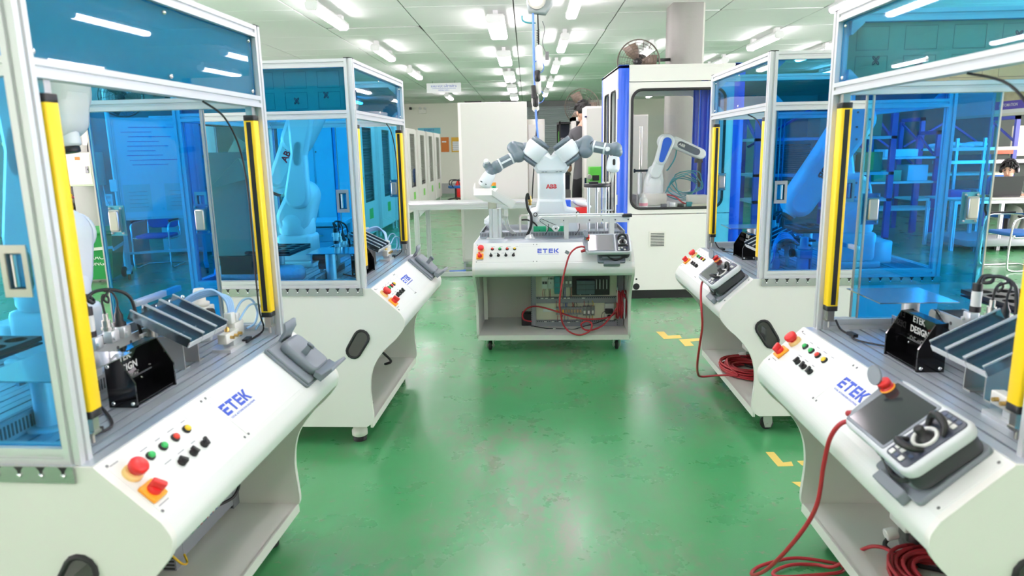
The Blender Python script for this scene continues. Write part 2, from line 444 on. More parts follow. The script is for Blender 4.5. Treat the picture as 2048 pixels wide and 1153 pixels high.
for i in range(-7, 10): grid.box(-0.14+TX*i-.012, -0.14+TX*i+.012, Y0, Y1, H+.019, H+.05)
for j in range(-9, 42): grid.box(X0, X1, 8.93+TY*(j-12)-.010, 8.93+TY*(j-12)+.010, H+.019, H+.045)
grid.xf(RM).put('ceiling_grid', tee_m, ceil, kind='stuff')

# ------------------------------------------------------------------ lamps
def lamp_meshes(w):
    h = MB().bevprism([(-w/2+.02, -.05), (-w/2+.006, -.097), (w/2-.006, -.097), (w/2-.02, -.05)], 'y', -.70, .70, .006)
    g = MB()
    cs = (0,) if w < .2 else (-w/4, w/4)
    for c in cs:
        hw = w/2-.012 if w < .2 else w/4-.008
        g.prism([(c-hw*.9, -.098), (c-hw*.96, -.138), (c-hw*.5, -.152), (c+hw*.5, -.152), (c+hw*.96, -.138), (c+hw*.9, -.098)], 'y', -.665, .665)
    es = []
    for s in (-1, 1): e = MB(); es.append(e); e.bevprism([(-w/2+.004, -.07), (-w/2+.004, -.13), (-w/2+.03, -.158), (w/2-.03, -.158), (w/2-.004, -.13), (w/2-.004, -.07)], 'y', s*.685-.02, s*.685+.02, .004)
    ks = [MB().box(-.03, .03, -.62, -.5, -.05, .02), MB().box(-.03, .03, .5, .62, -.05, .02)]
    return [x.mesh(n, m) for x, n, m in ((h, 'housing', lamp_body), (g, 'diffuser', lamp_glow), (es[0], 'end_cap', lamp_body), (es[1], 'end_cap', lamp_body), (ks[0], 'bracket', lamp_body), (ks[1], 'bracket', lamp_body))]
LM = {.15: lamp_meshes(.15), .25: lamp_meshes(.25)}
def lamp(x, y, w, label):
    t = thing('ceiling_lamp', label, 'lamp', (x, y, H-.012), -0.025, 'fluorescent lamps under the ceiling')
    for me in LM[w]: link(me.name.split('.')[0], me, t)
left_row = [(-2.15, 8.85, 'nearest'), (-2.06, 12.1, 'second'), (-1.98, 15.35, 'third'), (-1.81, 21.9, 'farthest')]
for x, y, n in left_row: lamp(x, y, .15, 'white ceiling lamp, %s in the row above the left workstations' % n)
for x, y, n in [(-.13, 9.85, 'nearest'), (-.05, 13.1, 'second'), (.04, 16.3, 'third'), (.11, 19.4, 'fourth'), (.19, 22.5, 'farthest')]:
    lamp(x, y, .25, 'wide twin-tube ceiling lamp, %s in the row down the middle' % n)
for x, y, n in [(.78, 8.35, 'nearest'), (.87, 11.4, 'second'), (.96, 14.6, 'third'), (1.05, 18.0, 'fourth'), (1.1, 21.2, 'farthest')]:
    lamp(x, y, .15, 'white ceiling lamp, %s in the row just right of the hanging blue hose' % n)
for x, y, n in [(4.1, 11.6, 'nearer of the two right of the concrete pillar'), (4.2, 14.6, 'farther of the two right of the concrete pillar'), (5.6, 13.3, 'above the right-hand workstations, beyond the pillar row'), (-5.2, 15.2, 'half hidden over the second left workstation frame'), (2.4, 12.6, 'behind the wire fan on the machine cabin')]:
    lamp(x, y, .15, 'white ceiling lamp ' + n)
for i, (x, y) in enumerate([(-2.24, 5.6), (-2.3, 2.3), (-2.4, -1), (-.2, 6.5), (-.3, 3.2), (-.35, -.1), (-.4, -3.3), (.72, 5.0), (.62, 1.8), (.55, -1.5), (4.0, 8.3), (3.9, 5.1), (3.8, 1.9), (3.7, -1.4), (-5.25, 11.9), (-5.3, 8.6), (-5.4, 5.4), (-5.5, 2.2), (-5.6, -1.0), (7.2, 11.4), (7.1, 8.0), (7.0, 4.6), (6.9, 1.2), (-8.3, 13.5), (-8.4, 9.0), (-8.5, 4.5), (-5.1, 19.0), (4.3, 18.5), (7.4, 16.5), (-4.9, 23), (4.5, 22.5)]):
    lamp(x, y, .15, 'white ceiling lamp over the hall outside the picture or reflected in the blue panes')
# ------------------------------------------------------------------ robot training workstations
ST = {'L1': (-.956, 2.076, 1.49), 'L2': (-.733, 4.138, 1.506), 'C': (.316, 5.243, -.049), 'R2': (1.334, 4.188, -1.607), 'R1': (1.147, 1.999, -1.6)}
SM = {k: T(x, y, 0) @ R(a) for k, (x, y, a) in ST.items()}
SIDES = ('L1', 'L2', 'R2', 'R1')
NAME = {'L1': 'near left workstation', 'L2': 'far left workstation', 'R2': 'far right workstation', 'R1': 'near right workstation', 'C': 'middle workstation'}
TH = math.atan2(.6705, .7417)
SL = T(0, -.0367, .8794) @ R(TH, 'X')                # console slope: x along the front, y up the slope, z out of it
low = spline([(-.185, .7455), (-.203, .715), (-.206, .69), (-.195, .655), (-.152, .603), (-.094, .549), (-.041, .48), (-.013, .41), (-.002, .326), (-.006, .241), (-.010, .17), (0, .135), (.03, .112)], 4)
PROFILE = [(.93, .84), (.03, .878), (-.038, .879)] + [tuple(p) for p in low] + [(.93, .112)]
PROFILE[0] = (.93, .878)
HOLE = capsule((.028, .615), .038, (.076, .54), .036, 7)
# curve plane (a,b) -> station (y,z): x = thickness axis
YZ = Matrix(((0, 0, 1, 0), (1, 0, 0, 0), (0, 1, 0, 0), (0, 0, 0, 1)))
ME = {}
def build_meshes():
    side = plate_with_hole(PROFILE, [HOLE], YZ, .02); side.materials.clear(); side.materials.append(white); ME['side'] = side
    trim = MB().tube([(0, a, b) for a, b in HOLE], .0075, 8, close=True); ME['trim'] = trim.mesh('window_trim', rubber)
    ME['win'] = MB().prism(HOLE, 'x', -.002, .002).mesh('window_pane', smoke)
    roll = [tuple(p) for p in low if p.y > .656]
    con = [(.0, .858), (.0, .8795), (-.038, .879)] + roll + [(-.183, .648), (-.168, .655), (-.02, .72)]
    ME['console'] = MB().prism(con, 'x', -.5802, .5802).mesh('console', panelw)
    cp = MB().prism(rrect(.44, .172, .006, 2, -.355, -.1), 'z', 0, .0012)
    ME['control'] = cp.mesh('control_plate', panelw)
    cp = MB().prism(rrect(.70, .172, .006, 2, .225, -.1), 'z', 0, .0012)
    ME['logo_plate'] = cp.mesh('logo_plate', panelw)
    ME['shelf'] = MB().box(-.59, .59, .004, .9, .128, .145).box(-.59, .59, -.002, .012, .105, .145).mesh('bottom_shelf', white)
    ME['back'] = MB().box(-.59, .59, .90, .92, .11, .86).mesh('rear_panel', white)
    ME['inner'] = MB().box(-.59, .59, .60, .612, .145, .86).mesh('inner_panel', cream)
    sl = [(0, .855), (0, .88), (.033, .88), (.033, .863), (.0415, .863), (.0415, .88), (.0715, .88), (.0715, .855)]
    ME['slat'] = MB().prism(sl, 'x', -.592, .592).mesh('table_slat', slat_m)
    st = MB(); st.box(.602, .606, .005, .93, .842, .882); st.mi(1)
    for i in range(17):
        y = .03+.0535*i; st.prism([(y-.011, .8815), (y-.004, .872), (y-.003, .866), (y+.003, .866), (y+.004, .872), (y+.011, .8815)], 'x', .6055, .6068)
    ME['strip'] = st.mesh('bolt_strip', [strip_m, dark])
    ME['bolt'] = MB().lathe([(.006, 0), (.006, .003), (.0035, .006)], (0, 0, 0), (1, 0, 0), 6).mesh('bolt', chrome)
    ME['post'] = extr(MB(), (0, 0, .88), (0, 0, 2.03)).mesh('post', alu)
    ME['post_cap'] = MB().box(-.02, .02, -.02, .02, 2.03, 2.034).mesh('post_cap', dark)
    ME['rail_u'] = extr(MB(), (-.551, 0, 0), (.551, 0, 0)).mesh('rail', alu)
    ME['rail_v'] = extr(MB(), (0, .035, 0), (0, .89, 0)).mesh('rail', alu)
    ME['pane_u'] = MB().box(-.551, .551, -.0025, .0025, 1.784, 1.99).mesh('blue_pane', acr)
    ME['pane_v'] = MB().box(-.0025, .0025, .035, .89, 1.784, 1.99).mesh('blue_pane', acr)
    ME['pane_rear'] = MB().box(-.551, .551, -.0025, .0025, .92, 1.744).mesh('blue_pane', acr)
    ME['leaf'] = MB().box(-.0025, .0025, 0, .45, .922, 1.742).mesh('sliding_door', acr)
    ME['edge'] = MB().box(-.004, .004, -.003, .003, .922, 1.742).mesh('edge_trim', steel)
    # flush cup handle (outside = +x)
    h = MB()
    for a in ((-.032, -.02, -.058, .058), (.02, .032, -.058, .058), (-.02, .02, -.058, -.04), (-.02, .02, .04, .058)): h.box(.002, .006, *a)
    h.box(-.014, -.012, -.02, .02, -.04, .04).box(-.014, .004, -.021, -.019, -.04, .04).box(-.014, .004, .019, .021, -.04, .04).box(-.014, .004, -.02, .02, -.042, -.04).box(-.014, .004, -.02, .02, .04, .042)
    h.cyl((-.004, .006, -.036), (-.004, .006, .036), .007, n=10)
    ME['handle'] = h.mesh('handle', steel)
    hb = MB(); hb.bevprism(rrect(.036, .078, .006, 3), 'x', -.024, -.003, .004)
    for a in (-1, 1):
        for b in (-1, 1): hb.lathe([(.005, 0), (.005, .003), (.002, .006)], (-.003, a*.022, b*.048), (-1, 0, 0), 8)
    ME['handle_back'] = hb.mesh('handle_back', steel)
    c = MB(); c.bevprism(rrect(.042, .04, .005, 2), 'z', .985, 1.695, .001); ME['curtain'] = c.mesh('light_curtain_bar', yellow)
    ME['lens'] = MB().box(.0195, .0215, -.008, .009, .99, 1.69).mesh('lens_strip', dark)
    ME['ccap'] = MB().bevprism(rrect(.043, .041, .006, 2), 'z', 0, .02, .002).mesh('end_cap', dark)
    b = MB().box(-.008, .012, -.012, .012, .93, .966).box(-.02, .012, -.016, .016, .925, .931).cyl((0, 0, .90), (0, 0, .93), .005, n=8)
    ME['cbr'] = b.mesh('mounting_bracket', steel); ME['cbt'] = MB().box(-.008, .012, -.012, .012, 1.714, 1.745).mesh('mounting_bracket', steel)
    ME['estop'] = MB().lathe([(.014, .010), (.014, .020), (.0225, .022), (.0235, .034), (.021, .039), (.013, .042), (0, .043)], (0, 0, 0), (0, 0, 1), 24).mesh('stop_button', red)
    ME['ecol'] = MB().lathe([(.0245, 0), (.0245, .008), (.021, .012), (.015, .013)], (0, 0, 0), (0, 0, 1), 24).mesh('stop_collar', mat('collar_amber', srgb(238, 200, 130), 0.5))
    ME['sqp'] = MB().bevprism(rrect(.052, .052, .004, 2), 'z', 0, .010, .002).mesh('switch_plate', orange)
    k = MB().lathe([(.017, 0), (.017, .008), (.014, .012)], (0, 0, 0), (0, 0, 1), 20).bevprism(rrect(.015, .036, .005, 2), 'z', .008, .030, .003)
    ME['rknob'] = k.mesh('rotary_knob', red)
    for n, m in (('g', grn_b), ('r', red_b), ('y', yel_b)):
        ME['pb'+n] = MB().lathe([(.009, .004), (.009, .011), (.007, .013), (0, .0135)], (0, 0, 0), (0, 0, 1), 16).mesh('push_button', m)
    ME['ring'] = MB().lathe([(.0122, 0), (.0122, .005), (.0095, .007)], (0, 0, 0), (0, 0, 1), 16).mesh('button_ring', dark)
    s = MB().lathe([(.0118, 0), (.0118, .005), (.010, .008), (.009, .010)], (0, 0, 0), (0, 0, 1), 16).bevprism([(-.006, -.010), (.006, -.010), (.0035, .014), (-.0035, .014)], 'z', .008, .019, .002)
    ME['sel'] = s.mesh('selector_switch', dark)
    cb = MB(); cb.prism([(0, 0), (.045, 0), (.045, .006), (.006, .045), (0, .045)], 'x', -.012, .012); ME['cbrk'] = cb.mesh('corner_bracket', alu)
    ME['screw'] = MB().lathe([(.007, 0), (.006, .003), (.002, .005)], (0, 0, 0), (0, -1, 0), 8).mesh('screw', chrome)
    # levelling foot caster (left stations) and fork caster
    a = MB().cyl((0, 0, .09), (0, 0, .115), .012, n=8).box(-.045, .045, -.04, .04, .106, .114)
    a.lathe([(.034, .026), (.043, .032), (.043, .06), (.036, .066), (.034, .092), (.02, .096)], (0, 0, 0), (0, 0, 1), 18)
    ME['cast_a'] = a.mesh('caster', cream); ME['foot'] = MB().lathe([(.036, 0), (.038, .02), (.03, .028)], (0, 0, 0), (0, 0, 1), 18).mesh('rubber_foot', rubber)
    f = MB().box(-.04, .04, -.035, .035, .106, .114)
    for s_ in (-1, 1): f.prism([(-.022, .108), (.022, .108), (.028, .05), (.02, .02), (-.01, .02), (-.022, .06)], 'x', s_*.022-.004+.004*s_, s_*.022+.004+.004*s_)
    f.cyl((-.035, .005, .036), (.035, .005, .036), .01, n=8)
    ME['cast_b'] = f.mesh('caster', mat('caster_grey', srgb(190, 190, 186), .4, .3)); ME['wheel'] = MB().drum((-.014, .005, .036), (.014, .005, .036), .036, .2, 18).mesh('wheel', rubber)
    # shop logo: four block letters with cut-in gaps
    lg = MB()
    def E_(x):
        lg.box(x, x+.032, -.0045, .0045, 0, .0016); lg.box(x, x+.032, .0115, .0205, 0, .0016); lg.box(x, x+.032, -.0205, -.0115, 0, .0016); lg.box(x, x+.0085, -.0115, -.0045, 0, .0016)
        if x > 0: lg.box(x, x+.0085, .0045, .0115, 0, .0016)
    E_(-.080)
    for k in range(3): lg.box(-.080+.004*k, -.078+.004*k, .006+.001*k, .0125, 0, .0016)
    lg.box(-.041, -.005, .0115, .0205, 0, .0016).box(-.0275, -.0185, -.0205, .0115, 0, .0016)
    E_(.004)
    lg.box(.043, .052, -.0205, .0205, 0, .0016)
    lg.prism([(.053, 0), (.069, .0205), (.081, .0205), (.064, 0), (.081, -.0205), (.069, -.0205)], 'z', 0, .0016)
    ME['logo'] = lg.mesh('logo_letters', logo_blue)
    d = MB().box(-.55, -.03, .27, .275, .88, .935).box(-.55, -.03, .305, .31, .88, .925)
    d.mi(1)
    for i in range(42): d.box(-.545+.0122*i, -.540+.0122*i, .2685, .2701, .892, .925)
    ME['duct'] = d.mesh('cable_duct', [duct_l, groove])
    sp = MB()
    for i in range(5):
        for j in range(2):
            cx, cy2 = -.42+.21*i, 1.835+.1*j
            for a in ((-.07, .07, -.04, -.039), (-.07, .07, .039, .04), (-.07, -.069, -.04, .04), (.069, .07, -.04, .04)): sp.box(cx+a[0], cx+a[1], 0, .0008, cy2+a[2], cy2+a[3])
    for cx, cz in ((-.21, 1.835), (.21, 1.935), (-.40, 1.86)):
        for q in range(4):
            M = T(cx, 0, cz) @ R(q*PI/2, 'Y')
            arc = [(.016*math.cos(t)*.9, .0004, .018+.013*math.sin(t)-.004) for t in [PI+PI*k/8 for k in range(9)]]
            n0 = len(sp.v); sp.tube(arc, .0022, 5); sp.xf(M, n0)
    ME['print'] = sp.mesh('paper_print', print_m)
    ME['paper_v'] = MB().box(-.001, .001, .037, .888, 1.786, 1.988).mesh('masking_paper', paper_m)
    ME['paper_u'] = MB().box(-.549, .549, -.001, .001, 1.786, 1.988).mesh('masking_paper', paper_m)
build_meshes()

def controls(t, M0, center=False):
    def at(me, u, s, parent=t, rot=0): return link(me.name.split('.')[0], me, parent, SL @ T(u, -s, .0012) @ R(rot))
    link('control_plate', ME['control'], t, SL); link('logo_plate', ME['logo_plate'], t, SL)
    e = at(ME['ecol'], -.54, .068); e.name = 'stop_button_base'; o = link('stop_button', ME['estop'], e)
    p = at(ME['sqp'], -.545, .132, rot=0); link('rotary_knob', ME['rknob'], p, T(0, 0, .01) @ R(.5))
    for i, c in enumerate('rgry' if center else 'ggry'):
        r = at(ME['ring'], -.455+.056*i, .06); r.name = 'button_ring'; link('push_button', ME['pb'+c], r)
    for i in range(4 if center else 3):
        at(ME['sel'], (-.463 if center else -.40)+.056*i, .122, rot=random.choice((.5, -.5, .1)))
    at(ME['logo'], -.035, .082)
    text('logo_line', 'TOTAL AUTOMATION SOLUTIONS', .0098, logo_blue, t, SL @ T(-.035, -.114, .0014), .0, .0003)
    # faint printed captions and small fixing screws on the plates
    m = MB()
    for u, s, w in ((-.45, .035, .03), (-.39, .035, .022), (-.33, .035, .03), (-.27, .035, .02), (-.43, .098, .03), (-.37, .098, .03), (-.31, .098, .02), (-.545, .168, .04), (-.55, .022, .03)):
        m.box(u-w/2, u+w/2, -s-.002, -s+.001, .0012, .0016)
    for a in ((-.25, -.10, .022, .0225), (-.25, -.10, .04, .0405), (-.25, -.2495, .022, .04), (-.10, -.0995, .022, .04)): m.box(a[0], a[1], -a[3], -a[2], .0012, .0016)
    m.put('printed_captions', ink, t, SL, kind='stuff')
    m = MB()
    for u in (-.57, -.145, -.12, .565):
        for s in (.018, .182): m.cyl((u, -s, .001), (u, -s, .0028), .004, n=8)
    m.put('plate_screws', lock_m, t, SL, kind='stuff')

def base_unit(t, key, casters):
    for s in (-1, 1):
        p = link('side_panel', ME['side'], t, T(s*.59, 0, 0)); link('window_trim', ME['trim'], p, T(s*.011, 0, 0)); link('window_pane', ME['win'], p)
    link('console', ME['console'], t); link('bottom_shelf', ME['shelf'], t); link('rear_panel', ME['back'], t); link('inner_panel', ME['inner'], t)
    for i in range(13): link('table_slat', ME['slat'], t, T(0, -.032+.0745*i, 0))
    for u in (-.505, .505):
        for v in (.1, .8):
            if casters == 'a': c = link('caster', ME['cast_a'], t, T(u, v, 0)); link('rubber_foot', ME['foot'], c)
            else: c = link('caster', ME['cast_b'], t, T(u, v, 0)); link('wheel', ME['wheel'], c)

STN = {}
LBL = {'L1': 'white blue-paned workstation with papered front top pane and empty grey holder, near left',
       'L2': 'white blue-paned workstation with a plastic-wrapped roll inside and empty grey holder, far left',
       'R2': 'white blue-paned workstation with coiled red cable on its open shelf, far right',
       'R1': 'white blue-paned workstation whose grey pendant stands beside the logo, near right'}
DOORS = {'L1': {-1: (.04, .46), 1: (.235, .235)}, 'L2': {-1: (.04, .46), 1: (.04, .46)}, 'R2': {1: (.04, .055), -1: (.04, .46)}, 'R1': {-1: (.128, .145), 1: (.04, .46)}}
PAPER = {'L1': ('front',), 'L2': ('near',), 'R2': (), 'R1': ('far',)}
for key in SIDES:
    near = -1 if key[0] == 'L' else 1
    t = thing('robot_workstation', LBL[key], 'workstation', base=SM[key], group='robot training workstations along the aisle'); STN[key] = t
    base_unit(t, key, 'a' if key[0] == 'L' else 'b'); controls(t, SM[key])
    link('cable_duct', ME['duct'], t)
    for s in (-1, 1):
        st = link('bolt_strip', ME['strip'], t, Matrix.Diagonal((s, 1, 1, 1)))
        for i in range(17): link('bolt', ME['bolt'], st, T(.6065, .03+.0535*i, .861))
        for v in (.015, .91):
            p = link('post', ME['post'], t, T(s*.571, v, 0)); link('post_cap', ME['post_cap'], p)
        for z in (.90, 1.764, 2.01): link('rail', ME['rail_v'], t, T(s*.571, 0, z))
        pn = link('blue_pane', ME['pane_v'], t, T(s*.571, 0, 0))
        if ('near' in PAPER[key] and s == near) or ('far' in PAPER[key] and s == -near):
            link('masking_paper', ME['paper_v'], pn, T(-s*.006, 0, 0), 'brown masking paper still stuck on the pane')
            link('paper_print', ME['print'], pn, T(-s*(.0045 if s == near else .0078), .46, 0) @ R(PI/2) @ Matrix.Diagonal((.8, 1, 1, 1)))
        for j, y in enumerate(DOORS[key][s]):
            d = link('sliding_door', ME['leaf'], t, T(s*(.579 - .016*j), y, 0))
            e0, e1 = (0, .45)
            link('edge_trim', ME['edge'], d, T(0, e0, 0)); link('edge_trim', ME['edge'], d, T(0, e1, 0))
            hy = .045 if j == 0 else .45-.07
            link('handle', ME['handle'], d, T(0, hy, 1.333) @ Matrix.Diagonal((s, 1, 1, 1))); link('handle_back', ME['handle_back'], d, T(0, hy, 1.333) @ Matrix.Diagonal((s, 1, 1, 1)))
        # light curtain bar, lens facing the other one
        c = link('light_curtain', ME['curtain'], t, T(s*.509, .02, 0)); F = Matrix.Diagonal((-s, 1, 1, 1))
        link('lens_strip', ME['lens'], c, F); link('end_cap', ME['ccap'], c, T(0, 0, .966)); link('end_cap', ME['ccap'], c, T(0, 0, 1.694)); link('mounting_bracket', ME['cbr'], c, F); link('mounting_bracket', ME['cbt'], c, F)
        for z, f in ((1.784, 1), (1.99, -1)):
            for v, g in ((.035, 1), (.89, -1)): link('corner_bracket', ME['cbrk'], t, T(s*.545, v, z) @ Matrix.Diagonal((1, g, f, 1)))
    for v in (.015, .91):
        link('rail', ME['rail_u'], t, T(0, v, 1.764)); link('rail', ME['rail_u'], t, T(0, v, 2.01))
        pn = link('blue_pane', ME['pane_u'], t, T(0, v, 0))
        if v < .1:
            if 'front' in PAPER[key]: link('masking_paper', ME['paper_u'], pn, T(0, .004, 0), 'brown masking paper behind the pane')
            for u in (-.53, 0, .53):
                for z in (1.80, 1.974): link('screw', ME['screw'], pn, T(u, -.0025, z))
    link('rail', ME['rail_u'], t, T(0, .91, .90))
    cab = spline([(.18, .02, 1.742), (.33, .03, 1.70), (.43, .035, 1.60), (.465, .035, 1.45), (.475, .04, 1.2), (.478, .04, 1.0), (.50, .04, .92), (.48, .07, .89), (.42, .08, .885)], 6)
    m = MB().tube(cab, .0035, 6)
    m.tube(spline([(-.5, .04, .93), (-.5, .06, .895), (-.44, .07, .888), (-.36, .075, .886), (-.2, .23, .886)], 6), .004, 6); m.obox(T(-.43, .072, .893) @ R(.1), .045, .018, .012)
    m.obox(T(.44, .08, .892) @ R(.1), .05, .02, .014)
    m.put('sensor_cable', wire_k, t)
# ------------------------------------------------------------------ training modules standing on the slotted tables
def sub(key, name, label, cat, u, v, z=.88, group=None): return thing(name, label, cat, (u, v, z), 0, group, SM[key])

def tool_rack():
    p = {}
    prof = [(0, 0), (0, .072), (.045, .150), (.083, .155), (.083, 0)]
    p['side'] = MB().prism(prof, 'x', -.003, .003).mesh('side_plate', gloss_black)
    holes = [[(x+.02*math.cos(a), y+.02*math.sin(a)) for a in [2*PI*k/14 for k in range(14)]] for x in (-.055, 0, .055) for y in (.02,)]
    back = MB().box(-.094, .094, .070, .075, 0, .15); p['back'] = back.mesh('back_plate', gloss_black)
    p['bot'] = MB().box(-.094, .094, .004, .08, .004, .010).mesh('bottom_plate', gloss_black)
    sh = plate_with_hole([(-.094, .035), (.094, .035), (.094, .07), (-.094, .07)], [[(x+.014*math.cos(a), .052+.011*math.sin(a)) for a in [2*PI*k/12 for k in range(12)]] for x in (-.06, 0, .06)], T(0, 0, .075), .005); sh.materials.clear(); sh.materials.append(gloss_black); p['shelf'] = sh
    tp = MB().box(-.094, .094, .046, .081, .149, .153); p['top'] = tp.mesh('top_plate', gloss_black)
    p['scr'] = MB().lathe([(.006, 0), (.005, .003), (.002, .004)], (0, 0, 0), (1, 0, 0), 8).mesh('screw', chrome)
    return p
RK = tool_rack()
def put_rack(key):
    t = sub(key, 'tool_rack', 'glossy black acrylic tool rack with white lettering on the %s' % NAME[key], 'rack', -.1315, .087, group='black tool racks on the side workstations')
    for s in (-1, 1):
        q = link('side_plate', RK['side'], t, T(s*.097, 0, 0))
        for y, z in ((.012, .012), (.07, .012), (.074, .12)): link('screw', RK['scr'], q, T(s*.003, y, z) @ Matrix.Diagonal((s, 1, 1, 1)))
    for k, n in (('back', 'back_plate'), ('bot', 'bottom_plate'), ('shelf', 'tool_shelf'), ('top', 'top_plate')): link(n, RK[k], t)
    for i, (w, dx) in enumerate((('ETEK', -.035), ('DESIGN', -.027))):
        text('lettering', w, .031, wire_w, t, T(dx, .0695, .128-.034*i) @ R(PI/2, 'X'), .012, .0004)
    for s in (-.06, .02): link('chrome_knob', MB().lathe([(.004, 0), (.007, .01), (.003, .016)], (s, .069, .05), (0, -1, 0), 10).mesh('chrome_knob', chrome), t)

MODS = {}
def proto(name, build):
    if name not in MODS: MODS[name] = build()
    return MODS[name]
def plate_stand():
    return [('top_plate', MB().box(-.125, .125, -.13, .13, .167, .170).mesh('top_plate', mat('bright_plate', srgb(206, 208, 214), .16, .95))),
            ('post', MB().cyl((0, .04, .012), (0, .04, .167), .028, n=24).mesh('post', alu)),
            ('flange', MB().lathe([(.05, 0), (.05, .008), (.034, .012)], (0, .04, 0), (0, 0, 1), 24).mesh('flange', alu))]
def pallet():
    hs = [[(x+.030*math.cos(a), y+.030*math.sin(a)) for a in [2*PI*k/18 for k in range(18)]] for x in (-.12, -.04, .04, .12) for y in (-.08, 0, .08)]
    me = plate_with_hole([(-.165, -.125), (.165, -.125), (.165, .125), (-.165, .125)], hs, T(0, 0, .168), .014); me.materials.clear(); me.materials.append(dark)
    ring = MB().box(-.165, .165, -.125, .125, .150, .156).mesh('base_plate', mat('tray_blue_black', srgb(20, 26, 48), .35))
    pm = [('tray_plate', me), ('base_plate', ring), ('post', MB().cyl((0, 0, 0), (0, 0, .15), .028, n=20).mesh('post', alu)),
          ('tray_block', MB().bevprism(rrect(.07, .03, .004, 2, -.05, .03), 'z', .176, .192, .003).mesh('tray_block', dark)), ('tray_block', MB().bevprism(rrect(.05, .04, .004, 2, .08, .06), 'z', .176, .188, .003).mesh('tray_block', dark))]
    return pm
def conveyor():
    out = []
    for v in (-.045, .045):
        m = MB().box(-.30, .30, v-.004, v+.004, .085, .135)
        m.mi(1)
        for i in range(9): m.cyl((-.27+.066*i, v-.0055, .11), (-.27+.066*i, v+.0055, .11), .006, n=8)
        out.append(('side_rail', m.mesh('side_rail', [alu, groove])))
    b = MB().prism([(p[0], p[1]) for p in capsule((-.285, .118), .018, (.285, .118), .018, 6)], 'y', -.038, .038); out.append(('belt', b.mesh('belt', rubber)))
    for x, z, r in ((-.285, .118, .014), (-.19, .06, .018)):
        out.append(('pulley', MB().lathe([(r+.006, 0), (r+.006, .003), (r, .003), (r, .012), (r+.006, .012), (r+.006, .015)], (x, -.05, z), (0, -1, 0), 16).mesh('pulley', steel)))
    out.append(('drive_belt', MB().tube([(p[0], -.057, p[1]) for p in capsule((-.285, .118), .016, (-.19, .06), .02, 8)], .0028, 5, close=True).mesh('drive_belt', rubber)))
    out.append(('motor', MB().drum((-.19, -.045, .06), (-.19, .04, .06), .026, .1, 16).mesh('motor', lock_m)))
    for x in (-.12, .2):
        out.append(('leg', MB().box(x-.02, x+.02, -.056, -.048, 0, .12).box(x-.02, x+.02, -.056, -.02, 0, .005).mesh('leg', alu)))
        out.append(('leg', MB().box(x-.02, x+.02, .048, .056, 0, .12).box(x-.02, x+.02, .02, .056, 0, .005).mesh('leg', alu)))
    for i, x in enumerate((-.105, -.03, .03)):
        out.append(('sensor_block', MB().bevprism(rrect(.036, .030, .003, 2, x, -.05), 'z', .135, .172, .003).cyl((x-.01, -.072, .150), (x-.01, -.05, .150), .006, n=8).mesh('sensor_block', alu)))
        if i == 0:
            s = MB().mi(0).cyl((x, -.04, .172), (x, -.04, .190), .016).mi(1).cyl((x, -.04, .19), (x, -.04, .238), .0145).mi(0).cyl((x, -.04, .238), (x, -.04, .262), .0142)
            out.append(('optical_sensor', s.mesh('optical_sensor', [dark, wire_w])))
        elif i == 1:
            out.append(('inductive_sensor', MB().cyl((x, -.04, .172), (x, -.04, .205), .013).cyl((x, -.04, .205), (x, -.04, .225), .008).cyl((x, -.04, .176), (x, -.04, .184), .018, n=6).mesh('inductive_sensor', steel)))
        else:
            out.append(('capacitive_sensor', MB().lathe([(.019, 0), (.019, .01), (.013, .014), (.013, .035), (.008, .045), (.004, .062)], (x, -.04, .172), (0, 0, 1), 14).mesh('capacitive_sensor', dark)))
    c = MB()
    c.tube(spline([(-.105, -.04, .26), (-.10, -.03, .285), (-.07, -.02, .29), (-.06, -.03, .275), (-.08, -.04, .27), (-.085, -.03, .285), (-.03, -.02, .295), (.04, -.03, .285), (.085, -.05, .25), (.10, -.055, .16), (.105, -.06, .11)], 6), .0055, 7)
    c.tube(spline([(-.03, -.04, .222), (-.03, -.035, .26), (-.015, -.03, .28), (.0, -.035, .27), (-.01, -.04, .255), (-.02, -.035, .27), (.02, -.03, .29)], 5), .0035, 6)
    c.tube(spline([(.03, -.04, .23), (.032, -.04, .255), (.028, -.03, .28), (.0, -.025, .29)], 5), .0035, 6)
    out.append(('sensor_leads', c.mesh('sensor_leads', wire_k)))
    out.append(('guide_bar', MB().bevprism(rrect(.30, .022, .003, 2, .52, .13), 'z', .155, .178, .002).cyl((.43, .13, 0), (.43, .13, .156), .010, n=10).mesh('guide_bar', alu)))
    out.append(('gate_plate', MB().bevprism(rrect(.20, .075, .01, 3, .33, -.02), 'z', .170, .180, .002).mesh('gate_plate', dark)))
    for x in (.25, .33, .41): out.append(('thumb_screw', MB().lathe([(.006, 0), (.006, .008), (.003, .011)], (x, -.035, .180), (0, 0, 1), 10).mesh('thumb_screw', chrome)))
    out.append(('gate_arm', MB().beam((.13, -.06, .13), (.22, -.03, .155), .014, .014).cyl((.14, -.07, .10), (.14, -.07, .135), .012, n=12).mesh('gate_arm', steel)))
    out.append(('air_fitting', MB().bevprism(rrect(.03, .014, .003, 2, .09, -.075), 'z', .118, .130, .002).mesh('air_fitting', wire_w)))
    return out
